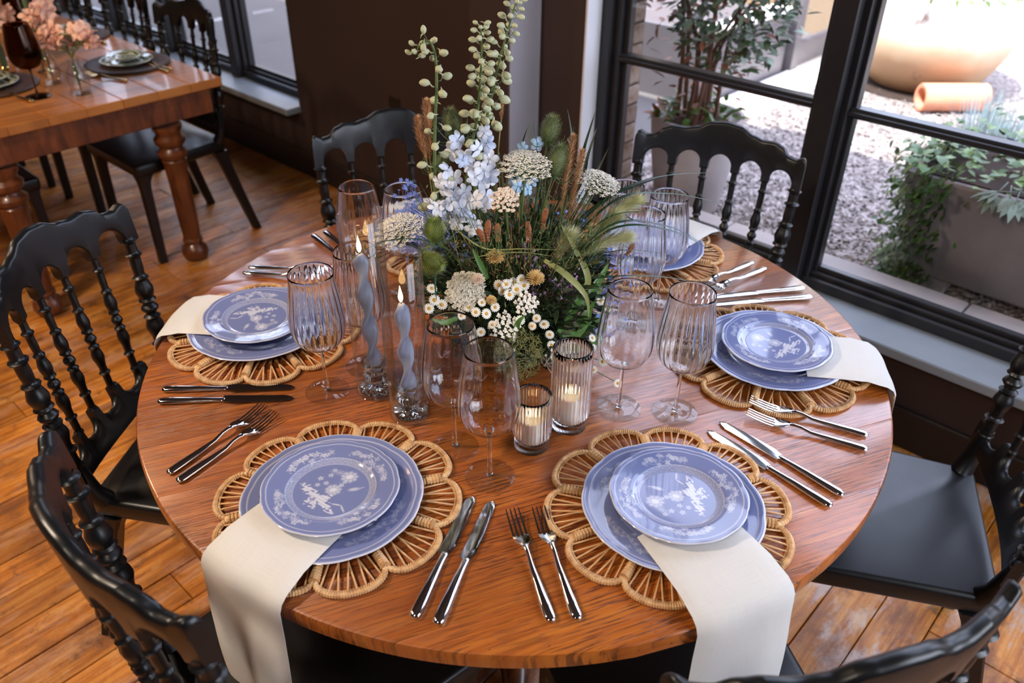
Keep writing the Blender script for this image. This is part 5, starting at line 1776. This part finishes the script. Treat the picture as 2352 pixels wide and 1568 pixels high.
# ------------------------------------------------------------------ the courtyard outside the windows
GZ = 0.25
def build_outdoor_materials():
    k = NT('gravel')
    v = k.coord('Object')
    vo = k.n('TexVoronoi'); vo.inputs['Scale'].default_value = 60; k.l(v, vo.inputs['Vector'])
    c = k.ramp(vo.outputs['Color'], [(0.1, (100, 92, 90)), (0.5, (146, 136, 134)), (0.9, (184, 172, 168))])
    k.color(c); k.bump(vo.outputs['Distance'], 0.9, 0.02); k.set(Roughness=0.85)
    k = NT('pebble')
    c = k.ramp(k.noise(k.coord('Object'), 38, 2), [(0.25, (104, 96, 95)), (0.5, (150, 140, 138)), (0.75, (196, 186, 180))])
    k.color(c); k.set(Roughness=0.8)
    flat('concrete', (172, 162, 160), 0.8, var=0.10, vscale=9)
    flat('pavement_grey', (92, 88, 88), 0.85, var=0.08, vscale=3)
    flat('planter_grey', (138, 128, 128), 0.8, var=0.14, vscale=7)
    flat('mortar', (104, 97, 92), 0.9, var=0.1, vscale=40)
    k = NT('brick')
    n1 = k.noise(k.coord('Object'), 22, 4)
    c = k.ramp(n1, [(0.3, (160, 128, 108)), (0.5, (206, 182, 162)), (0.75, (226, 208, 194))])
    rb = k.n('HueSaturation'); k.l(c, rb.inputs['Color'])
    k.l(k.math('ADD', k.math('MULTIPLY', k.rnd(), 0.4), 0.75), rb.inputs['Value'])
    k.color(rb.outputs[0]); k.bump(n1, 0.5, 0.01); k.set(Roughness=0.9)
    k = NT('glazed_pot')
    v = k.coord('Object')
    sep = k.n('SeparateXYZ'); k.l(v, sep.inputs[0])
    hgt = k.math('ADD', sep.outputs['Z'], k.math('MULTIPLY', k.noise(v, 5, 4), 0.16))
    c = k.ramp(hgt, [(0.26, (186, 152, 116)), (0.36, (214, 190, 160)), (0.50, (236, 230, 222))])
    stain = k.ramp(k.noise(v, 7, 3), [(0.63, (0, 0, 0, 1)), (0.69, (0.8, 0.8, 0.8, 1))])
    k.color(k.mix(stain, c, (128, 96, 84))); k.set(Roughness=0.5)
    flat('terracotta', (206, 142, 112), 0.8, var=0.12, vscale=14)
    flat('soil', (46, 34, 28), 0.95, var=0.3, vscale=40)
    flat('shrub_leaf', (56, 78, 48), 0.45, var=0.3, vscale=14)
    flat('shrub_leaf_pale', (118, 134, 116), 0.45, var=0.2, vscale=14)
    flat('shrub_leaf_red', (130, 74, 52), 0.5, var=0.25, vscale=14)
    flat('bark', (96, 66, 52), 0.8, var=0.2, vscale=30)
    flat('ivy_leaf', (58, 90, 38), 0.45, var=0.3, vscale=16)
    flat('ivy_leaf_pale', (98, 122, 62), 0.45, var=0.25, vscale=16)
    flat('fescue_blue', (128, 146, 152), 0.5, var=0.2, vscale=20)
    flat('fern_grey', (118, 132, 116), 0.5, var=0.15, vscale=20)
    flat('beige_render', (140, 118, 92), 0.9, var=0.08, vscale=3)
    flat('mauve_render', (118, 108, 106), 0.9, var=0.08, vscale=3)
    flat('metal_grey', (92, 89, 95), 0.4, var=0.1, vscale=6)
    flat('white_coping', (236, 230, 224), 0.7)
build_outdoor_materials()

gr = struct(MB().box(-1.15, 7.0, 1.40, 9.0, -0.1, GZ).build('ground', 'gravel', smooth=False))
pv = struct(MB().box(-12.0, -1.15, 1.40, 9.0, -0.1, GZ + 0.003).build('pavement', 'pavement_grey', smooth=False))
# loose stones on the gravel near the window
m = MB()
ico = [(0, 0, 1), (0.9, 0, 0.35), (0.28, 0.85, 0.35), (-0.73, 0.53, 0.35), (-0.73, -0.53, 0.35), (0.28, -0.85, 0.35), (0.7, 0.55, -0.4), (-0.3, 0.85, -0.4), (-0.9, 0, -0.4), (-0.3, -0.85, -0.4), (0.7, -0.55, -0.4)]
icf = [(0, 1, 2), (0, 2, 3), (0, 3, 4), (0, 4, 5), (0, 5, 1), (1, 6, 2), (2, 6, 7), (2, 7, 3), (3, 7, 8), (3, 8, 4), (4, 8, 9), (4, 9, 5), (5, 9, 10), (5, 10, 1), (1, 10, 6)]
rs = random.Random(21)
for i in range(9500):
    y = 1.63 + 2.6 * rs.random() ** 1.5
    x = rs.uniform(-1.05, 1.0)
    s = rs.uniform(0.005, 0.0115)
    q = Euler((rs.uniform(0, 6), rs.uniform(0, 6), rs.uniform(0, 6))).to_matrix()
    sc = (s * rs.uniform(0.8, 1.3), s, s * rs.uniform(0.5, 0.8))
    P_ = Vector((x, y, GZ + s * 0.25))
    m.add([P_ + q @ Vector((a * sc[0], b * sc[1], c * sc[2])) for a, b, c in ico], icf)
o = m.build('gravel_stones', 'pebble', smooth=False)
tag(o, 'loose grey gravel stones outside the big window', 'gravel', kind='stuff')
# kerb of pale slabs along the wall foot
kb = struct(MB().box(-1.15, 3.2, 1.42, 1.60, GZ - 0.05, 0.345).build('kerb', 'mortar', smooth=False))
for a, b in ((-1.14, -0.35), (-0.345, 0.515), (0.520, 1.35), (1.355, 2.2)):
    MB().bbox(a, b, 1.415, 1.625, 0.335, 0.360, 0.006).build('kerb_slab', 'concrete', kb, smooth=False)
# brick wing wall
bwall = struct(MB().box(-1.145, -0.948, 1.42, 1.778, 0.0, 2.95).build('wall_courtyard', 'mortar', smooth=False))
bm_ = MB().bbox(0, 0.012, 0, 1.0, 0, 1.0, 0.0).mesh
def brick_me(L, H, T):
    return MB().bbox(-T, 0.008, 0.006, L - 0.006, 0.005, H - 0.005, 0.005).mesh('brick', 'brick', smooth=False)
b_full = brick_me(0.178, 0.0805, 0.05); b_half = brick_me(0.089, 0.0805, 0.05)
b_end = MB().bbox(0.004, 0.094, -0.05, 0.008, 0.005, 0.0755, 0.005).mesh('brick', 'brick', smooth=False)
for c in range(33):
    z = GZ + 0.0805 * c
    ys = [(1.422, b_full), (1.600, b_full)] if c % 2 else [(1.422, b_half), (1.511, b_full), (1.689, b_half)]
    for y, me in ys:
        obj('brick', me, bwall, (-0.948 + rs.uniform(-0.003, 0.003), y, z))
    for x in (-1.147, -1.045):
        obj('brick', b_end, bwall, (x, 1.778 + rs.uniform(-0.003, 0.003), z))
def leaves(mb, c, rad, n, L, W, flatz=1.0, shell=0.3):
    for k in range(n):
        while True:
            x, y, z = rs.uniform(-1, 1), rs.uniform(-1, 1), rs.uniform(-1, 1)
            if shell < x * x + y * y + z * z < 1: break
        p = Vector((c[0] + x * rad[0], c[1] + y * rad[1], c[2] + z * rad[2]))
        leaf_quad(mb, p, (x + rs.uniform(-.8, .8), y + rs.uniform(-.8, .8), rs.uniform(-0.6, 0.7)), (rs.uniform(-.5, .5), rs.uniform(-.5, .5), 1), L * rs.uniform(0.6, 1.2), W * rs.uniform(0.7, 1.2), rs.uniform(0, 0.4))
# round planter and shrub
c = (-0.69, 1.835)
rp = thing('round_planter', 'round grey concrete planter behind the window chair', 'planter', (c[0], c[1], GZ))
MB().lathe([(0, 0), (0.125, 0), (0.135, 0.01), (0.168, 0.22), (0.186, 0.385), (0.188, 0.40), (0.172, 0.40), (0.168, 0.38), (0.0, 0.365)], 48).build('body', 'concrete', rp)
MB().lathe([(0, 0.385), (0.10, 0.380), (0.168, 0.370), (0.168, 0.36), (0, 0.36)], 32).build('soil', 'soil', rp)
sh = thing('shrub', 'leafy shrub with thin reddish stems in the round planter', 'shrub', (c[0], c[1], GZ + 0.37))
for k in range(9):
    a = k * 0.7 + 0.2; r0 = 0.03 + 0.05 * rs.random(); r1 = 0.10 + 0.15 * rs.random()
    H = rs.uniform(0.75, 1.15)
    pts = bez([(r0 * math.cos(a), r0 * math.sin(a), 0), (r0 * 1.3 * math.cos(a + .3), r0 * 1.3 * math.sin(a + .3), H * 0.35), (r1 * math.cos(a), r1 * math.sin(a), H * 0.7), (r1 * 1.3 * math.cos(a - .2), r1 * 1.3 * math.sin(a - .2), H)], 4)
    MB().tube(pts, [0.010 * (1 - 0.75 * q / len(pts)) for q in range(len(pts))], 6).build('branch', 'bark', sh)
for nm, mat, n, cc, rad in (('leaves', 'shrub_leaf', 1300, (0.06, 0.04, 0.62), (0.26, 0.26, 0.45)), ('pale_leaves', 'shrub_leaf_pale', 600, (0.08, 0.05, 0.62), (0.27, 0.27, 0.46)), ('red_leaves', 'shrub_leaf_red', 200, (0.0, 0.0, 0.42), (0.24, 0.22, 0.40)), ('ground_leaves', 'ivy_leaf', 120, (0, 0, 0.04), (0.16, 0.16, 0.06))):
    m = MB(); leaves(m, cc, rad, n, 0.055, 0.028)
    tag(m.build(nm, mat, sh, ang=180), kind='stuff')
for k in range(14):
    m = MB(); leaf_quad(m, (rs.uniform(-0.12, 0.14), rs.uniform(-0.15, 0.05), 0.03), (rs.uniform(-1, 1), rs.uniform(-1, 0.2), 0.5), (0, 0, 1), 0.07, 0.045)
    m.build('fallen_leaf', 'shrub_leaf_red', sh, ang=180)
# rectangular planter with ivy
rpl = thing('trough_planter', 'tapered grey concrete trough planter on feet, right outside the window', 'planter', (0.75, 1.95, GZ))
rows = []
for z, gx, y0, y1 in ((0.06, 0.50, -0.145, 0.20), (0.065, 0.505, -0.150, 0.205), (0.44, 0.56, -0.265, 0.30), (0.45, 0.555, -0.260, 0.295)):
    rows.append([(-gx, y0, z), (gx, y0, z), (gx, y1, z), (-gx, y1, z)])
MB().loops(rows).build('body', 'planter_grey', rpl, smooth=False)
MB().box(-0.53, 0.53, -0.24, 0.28, 0.44, 0.455).build('soil', 'soil', rpl, smooth=False)
for x in (-0.44, 0.36):
    MB().bbox(x, x + 0.08, -0.14, 0.19, 0, 0.062, 0.004).build('foot', 'planter_grey', rpl, smooth=False)
iv = thing('ivy', 'green ivy trailing down the left end of the trough planter', 'plant', (0.22, 1.82, GZ + 0.45))
m1 = MB(); m2 = MB()
for k in range(1700):
    t = rs.random()
    # curtain hanging over the left end and near corner
    x = -0.035 + rs.gauss(0, 0.045) + 0.03 * (1 - t); y = rs.uniform(-0.20, 0.26); z = 0.05 - 0.50 * t
    x += 0.06 * t
    if y < -0.10: x += rs.uniform(0, 0.10) * (1 - t)
    p = (x, y * (1 - 0.35 * t), z)
    leaf_quad(m1 if rs.random() < 0.7 else m2, p, (rs.uniform(-1, 0.2), rs.uniform(-1, .3), rs.uniform(-1, 0.1)), (-1, -0.6, 0.6), rs.uniform(0.022, 0.04), rs.uniform(0.020, 0.032), 0.1)
for k in range(650):
    p = (rs.uniform(-0.05, 0.95), rs.uniform(-0.20, 0.32), 0.02 + abs(rs.gauss(0.02, 0.045)))
    leaf_quad(m1 if rs.random() < 0.6 else m2, p, (rs.uniform(-1, 1), rs.uniform(-1, 1), rs.uniform(-0.1, 0.8)), (0, 0, 1), rs.uniform(0.025, 0.05), rs.uniform(0.022, 0.04), 0.2)
tag(m1.build('leaves', 'ivy_leaf', iv, ang=180), kind='stuff'); tag(m2.build('pale_leaves', 'ivy_leaf_pale', iv, ang=180), kind='stuff')
fe = thing('grey_fern', 'grey-green lobed leaves hanging over the front of the trough planter', 'plant', (0.52, 1.66, GZ + 0.455))
for k in range(12):
    a = R(-90) + rs.uniform(-1.3, 1.3)
    m = MB()
    d = Vector((math.cos(a), math.sin(a), rs.uniform(-0.5, 0.1)))
    p = Vector((rs.uniform(-0.05, 0.30), rs.uniform(-0.02, 0.06), 0.02))
    for q in range(5):
        b = (q - 2) * 0.5
        leaf_quad(m, p + d * 0.04, (d.x * math.cos(b) - d.y * math.sin(b), d.x * math.sin(b) + d.y * math.cos(b), d.z - 0.1 * abs(b)), (0, 0, 1), 0.075 - 0.012 * abs(q - 2), 0.026, 0.3)
    m.tube([p - d * 0.02, p + d * 0.045], 0.002, 4)
    m.build('leaf', 'fern_grey', fe, ang=180)
fs_ = thing('blue_fescue', 'tuft of blue-grey fescue grass behind the trough planter', 'grass', (0.12, 3.05, GZ))
m = MB()
for k in range(420):
    a = rs.uniform(0, 2 * PI); L = rs.uniform(0.22, 0.42); sp = rs.uniform(0.05, 0.30)
    r0 = rs.uniform(0, 0.09)
    p = Vector((r0 * math.cos(a), r0 * math.sin(a), 0))
    leaf_quad(m, p, (math.cos(a) * sp, math.sin(a) * sp, 0.3), (math.cos(a), math.sin(a), 0.3), L, 0.006, 0.25)
tag(m.build('blades', 'fescue_blue', fs_, ang=180), kind='stuff')
# giant glazed pot, the dark disc beneath it, the clay pipe in front of it
pc = (-0.63, 4.33)
gp = thing('giant_pot', 'giant round clay pot with washed white glaze, sunlit in the courtyard', 'pot', (pc[0], pc[1], GZ + 0.012))
MB().lathe([(0, 0), (0.27, 0), (0.295, 0.015), (0.36, 0.10), (0.425, 0.22), (0.46, 0.36), (0.455, 0.50), (0.41, 0.64), (0.34, 0.74), (0.30, 0.78), (0.31, 0.81), (0.29, 0.82), (0.27, 0.78), (0.0, 0.74)], 64).build('body', 'glazed_pot', gp)
MB().lathe([(0, 0.76), (0.28, 0.755), (0.28, 0.74), (0, 0.74)], 32).build('soil', 'soil', gp)
sa = MB().lathe([(0, 0), (0.40, 0), (0.41, 0.006), (0.40, 0.012), (0, 0.012)], 48, (pc[0], pc[1], GZ)).build('pot_disc', 'soil')
tag(sa, 'dark flat disc under the giant pot', 'saucer')
tr_ = thing('trailing_plant', 'dry trailing plant spilling over the rim of the giant pot', 'plant', (pc[0], pc[1], GZ + 0.79))
m = MB()
for k in range(320):
    a = R(-50) + rs.gauss(0, 0.5); t = rs.random()
    r_ = 0.26 + 0.24 * min(1, t * 1.6); z = 0.06 - max(0, t - 0.35) * 0.42
    leaf_quad(m, (r_ * math.cos(a), r_ * math.sin(a), z), (math.cos(a) + rs.uniform(-1, 1), math.sin(a) + rs.uniform(-1, 1), -0.6), (math.cos(a), math.sin(a), 0.5), rs.uniform(0.03, 0.06), 0.02)
tag(m.build('leaves', 'ivy_leaf_pale', tr_, ang=180), kind='stuff')
tp = thing('clay_pipe', 'short terracotta pipe lying in front of the giant pot', 'pipe', (-0.315, 3.93, GZ + 0.004), R(44))
pr = [(0.072, 0), (0.075, 0.004), (0.075, 0.356), (0.072, 0.36), (0.054, 0.36), (0.051, 0.356), (0.051, 0.004), (0.054, 0), (0.072, 0)]
m = MB().lathe(pr, 40)
m.v = [(z - 0.18, x, y + 0.075) for x, y, z in m.v]
m.build('pipe', 'terracotta', tp)
# far side: pale step, low grey wall with white coping, metal door frame, rendered walls
struct(MB().bbox(-1.28, -1.03, 3.05, 6.2, GZ - 0.02, GZ + 0.05, 0.006).build('courtyard_step', 'white_coping', smooth=False))
lw = thing('low_wall', 'low grey wall with a sunlit white coping beyond the shrub', 'wall', (-2.60, 3.46, GZ))
MB().bbox(-1.31, 1.31, -0.45, 0.36, 0, 0.40, 0.006).build('wall_body', 'metal_grey', lw, smooth=False)
MB().bbox(1.18, 1.32, -0.46, 0.37, 0.40, 0.425, 0.004).build('coping', 'white_coping', lw, smooth=False)
df = thing('glass_door', 'grey metal framed glass door at the far side of the courtyard', 'door', (-1.29, 3.92, GZ))
MB().bbox(-0.035, 0.035, -0.05, 0.03, 0, 2.2, 0.004).build('post', 'metal_grey', df, smooth=False)
MB().bbox(-0.025, 0.025, 1.0, 1.06, 0, 2.2, 0.004).build('post', 'metal_grey', df, smooth=False)
MB().bbox(-0.025, 0.025, 0.03, 1.0, 0.06, 0.20, 0.004).build('bottom_rail', 'metal_grey', df, smooth=False)
MB().bbox(-0.025, 0.025, 0.03, 1.0, 2.1, 2.2, 0.004).build('top_rail', 'metal_grey', df, smooth=False)
MB().box(-0.003, 0.003, 0.02, 1.01, 0.19, 2.11).build('pane', 'pane_glass', df, smooth=False)
struct(MB().box(-12, -1.36, 5.05, 5.25, 0, 3.2).build('wall_neighbour', 'beige_render', smooth=False))
struct(MB().box(2.7, 7.0, -4.0, 1.40, -0.1, 0.2).build('street', 'pavement_grey', smooth=False))
struct(MB().box(-1.36, 7, 7.3, 7.5, 0, 2.6).build('wall_far', 'mauve_render', smooth=False))
# ------------------------------------------------------------------ the farm table in the background and what stands on it
FX = -2.165; FY0, FY1 = -0.50, 0.594; FL_ = 2.45
ft = thing('farm_table', 'long honey-brown wooden farm table with turned legs in the background', 'table', (FX - FL_ / 2, (FY0 + FY1) / 2, 0))
hl, hwid = FL_ / 2, (FY1 - FY0) / 2
nb = 8
for i in range(nb):
    y0 = -hwid + 2 * hwid * i / nb; y1 = y0 + 2 * hwid / nb
    MB().bbox(-hl, hl, y0 + 0.0004, y1 - 0.0004, 0.715, 0.75, 0.003).build('board', 'farm_wood', ft, smooth=False)
MB().bbox(hl - 0.045, hl - 0.018, -hwid + 0.05, hwid - 0.05, 0.615, 0.715, 0.003).build('apron', 'turned_leg_wood', ft, smooth=False)  # darker leg wood puts the tabletop's overhang shade into the colour
MB().bbox(-hl + 0.045, -hl + 0.075, -hwid + 0.05, hwid - 0.05, 0.615, 0.715, 0.003).build('apron', 'turned_leg_wood', ft, smooth=False)
for s in (-1, 1):
    y = s * (hwid - 0.21)
    MB().bbox(-hl + 0.07, hl - 0.07, min(y, y - s * 0.03), max(y, y - s * 0.03), 0.615, 0.715, 0.003).build('apron', 'turned_leg_wood', ft, smooth=False)
def turned_leg(x, y):
    MB().bbox(x - 0.05, x + 0.009, y - 0.05, y + 0.05, 0.60, 0.715, 0.004).build('leg_block', 'turned_leg_wood', ft, smooth=False)
    MB().lathe([(0, 0), (0.030, 0), (0.048, 0.010), (0.056, 0.035), (0.052, 0.058), (0.038, 0.072), (0.032, 0.080), (0.041, 0.088), (0.041, 0.098), (0.034, 0.104), (0.036, 0.112), (0.040, 0.20), (0.042, 0.36), (0.045, 0.44), (0.050, 0.455), (0.044, 0.462), (0.058, 0.475), (0.060, 0.490), (0.046, 0.503), (0.042, 0.512), (0.060, 0.530), (0.062, 0.548), (0.048, 0.562), (0.050, 0.575), (0.058, 0.588), (0.058, 0.600), (0, 0.601)], 28, (x, y, 0)).build('leg', 'turned_leg_wood', ft)
cy_ = (FY0 + FY1) / 2
turned_leg(hl - 0.055, 0.350 - cy_); turned_leg(hl - 0.055, -0.278 - cy_)
turned_leg(-hl + 0.085, 0.350 - cy_); turned_leg(-hl + 0.085, -0.278 - cy_)
gch = 'black chairs around the farm table'
for x, y, a, lb in ((-2.488, 0.412, 91, 'black chair nearest on the window side of the farm table'),
                    (-3.06, 0.42, 90, 'second black chair on the window side of the farm table'),
                    (-3.66, 0.42, 90, 'third black chair on the window side of the farm table'),
                    (-2.66, -0.315, -90, 'black chair on the far side of the farm table seen between its legs')):
    chair(0, 0, 0, lb, gch, loc=(x, y, 0), rz=R(a - 90))

def gpaint(X, Y, big):
    rr = np.hypot(X, Y); th = np.arctan2(Y, X)
    c = np.clip(np.sin(rr * 26 + 1.5 * np.sin(th * 5)) * 1.5, 0, 1) * 0.8
    c = np.maximum(c, np.clip(1 - np.abs(rr - 0.97) / 0.03, 0, 1) * 0.8)
    return c
gpl = plate_mesh('patterned_plate', 0.105, False, 'green_porcelain', gpaint)
chg = MB().lathe([(0, 0.002), (0.165, 0.002), (0.172, 0.006), (0.168, 0.011), (0.15, 0.009), (0, 0.009)], 56, rf=lambda t, i: 1 + (0.008 * math.cos(60 * t) if 0 < i < 4 else 0)).mesh('woven_charger', 'dark_wicker', ang=60)
for (x, y), n in (((-2.60, 0.415), 'at the near corner of the farm table'), ((-3.22, 0.44), 'further back on the farm table'), ((-2.67, -0.10), 'at the left edge of the photo')):
    tag(obj('woven_charger', chg, None, (x, y, TZ)), 'dark woven round charger ' + n, 'placemat', 'dark chargers on the farm table')
    tag(obj('patterned_plate', gpl, None, (x, y, TZ + 0.0095)), 'green and white patterned plate ' + n, 'plate', 'patterned plates on the farm table')
    tag(obj('patterned_bowl', gpl, None, (x, y, TZ + 0.028), sc=(0.72, 0.72, 1)), 'small green plate on the larger one ' + n, 'plate', 'small patterned plates on the farm table')
def gold(x, y, a, lb):
    t = thing('gold_fork', lb, 'fork', (x, y, TZ + 0.0005), R(a), 'gold forks on the farm table')
    for ch in FK.children:
        c = ch.copy(); c.data = ch.data.copy(); c.data.materials[0] = MATS['gold_steel']; COL.objects.link(c); c.parent = t
gold(-2.385, 0.50, 188, 'upper gold fork at the near corner of the farm table')
gold(-2.370, 0.475, 186, 'lower gold fork at the near corner of the farm table')
gold(-2.365, 0.30, 200, 'gold fork alone beside the near woven charger')
gold(-2.98, 0.50, 185, 'gold fork between the two window-side chargers')
gold(-2.365, -0.06, 190, 'gold fork by the smoked wine glass')
# smoked goblet
def smoked(x, y, lb):
    t = thing('smoked_wine_glass', lb, 'wine glass', (x, y, TZ + 0.0002), 0, 'smoked wine glasses on the farm table')
    for ch in G1.children:
        c = ch.copy(); c.data = ch.data.copy(); c.data.materials[0] = MATS['smoke_glass']; COL.objects.link(c); c.parent = t
        c.scale = (1.15, 1.15, 1.05)
smoked(-2.424, -0.019, 'tall smoked brown wine glass at the edge of the farm table')
smoked(-3.02, 0.19, 'smoked wine glass further back on the farm table')
# bud vases with peach blossoms
def vase(x, y, s, lb, fl_lb, nfl, hh, sd):
    t = thing('bud_vase', lb, 'vase', (x, y, TZ + 0.0002), 0, 'clear glass bud vases on the farm table')
    MB().lathe([(0, 0), (0.030 * s, 0), (0.034 * s, 0.006), (0.036 * s, 0.05), (0.033 * s, 0.085), (0.020 * s, 0.105), (0.017 * s, 0.118), (0.020 * s, 0.130), (0.0185 * s, 0.130), (0.0155 * s, 0.118), (0.0185 * s, 0.104), (0.031 * s, 0.084), (0.034 * s, 0.05), (0.032 * s, 0.008), (0, 0.006)], 32).build('glass', 'chimney_glass', t, ang=180)
    r_ = random.Random(sd)
    pl = Plant('peach_blossoms', fl_lb, 'flower', (x, y, TZ + 0.01), 'peach blossoms on the farm table')
    for k in range(nfl):
        a = r_.uniform(0, 2 * PI); rr = r_.uniform(0.0, 0.085)
        h = (x + rr * math.cos(a), y + rr * math.sin(a), TZ + hh * r_.uniform(0.75, 1.15))
        pl.part('stem', MB().tube(bez([(x, y, TZ + 0.012), (x, y, TZ + 0.13), h], 4), 0.0013, 5), 'stem_green')
        for q in range(3):
            p = Vector(h) + Vector((r_.uniform(-.016, .016), r_.uniform(-.016, .016), r_.uniform(-.02, .015)))
            pl.inst('blossom', PEACH, p, aim((r_.uniform(-1, 1), r_.uniform(-1, 0.3), r_.uniform(0, 1)), r_.uniform(0, 6)), r_.uniform(0.026, 0.036))
    lv = MB()
    for k in range(14):
        leaf_quad(lv, (x + r_.uniform(-.03, .03), y + r_.uniform(-.03, .03), TZ + hh * r_.uniform(0.6, 1)), (r_.uniform(-1, 1), r_.uniform(-1, 1), 0.2), (0, 0, 1), 0.04, 0.018)
    pl.part('leaves', lv, 'leaf_green', kind='stuff')
flat('petal_peach', (242, 190, 168), 0.6, var=0.10, vscale=45)
PEACH = blossom_mesh('petal_peach')
vase(-2.345, 0.112, 1.1, 'clear bud vase nearest the corner of the farm table', 'peach blossoms in the bud vase nearest the corner', 12, 0.225, 1)
vase(-2.555, 0.095, 1.0, 'clear bud vase behind the front one on the farm table', 'peach blossoms in the second bud vase', 12, 0.26, 2)
vase(-2.80, 0.02, 1.0, 'clear bud vase at the back of the flower row on the farm table', 'peach blossoms furthest back on the farm table', 12, 0.27, 3)
vase(-2.62, -0.20, 1.0, 'clear bud vase cut by the left edge of the photo', 'peach blossoms at the left edge of the photo', 9, 0.23, 4)
for x, y, h, lb in ((-2.72, 0.13, 0.33, 'green taper candle behind the peach blossoms, right of two'), (-2.70, -0.02, 0.33, 'green taper candle behind the peach blossoms, left of two')):
    t = thing('green_taper', lb, 'candle', (x, y, TZ + 0.0002), 0, 'green tapers on the farm table')
    MB().lathe([(0, 0), (0.030, 0), (0.030, 0.006), (0.010, 0.014), (0.008, 0.04), (0.015, 0.055), (0.012, 0.058), (0, 0.055)], 20).build('holder', 'gold_steel', t)
    MB().lathe([(0, 0.05), (0.011, 0.05), (0.009, h), (0.004, h + 0.008), (0, h + 0.008)], 16).build('wax', 'green_wax', t)
    MB().tube([(0, 0, h + 0.006), (0, 0, h + 0.016)], 0.0008, 5).build('wick', 'wick', t)
# drop helper: every empty gets a label already; nothing else to do here
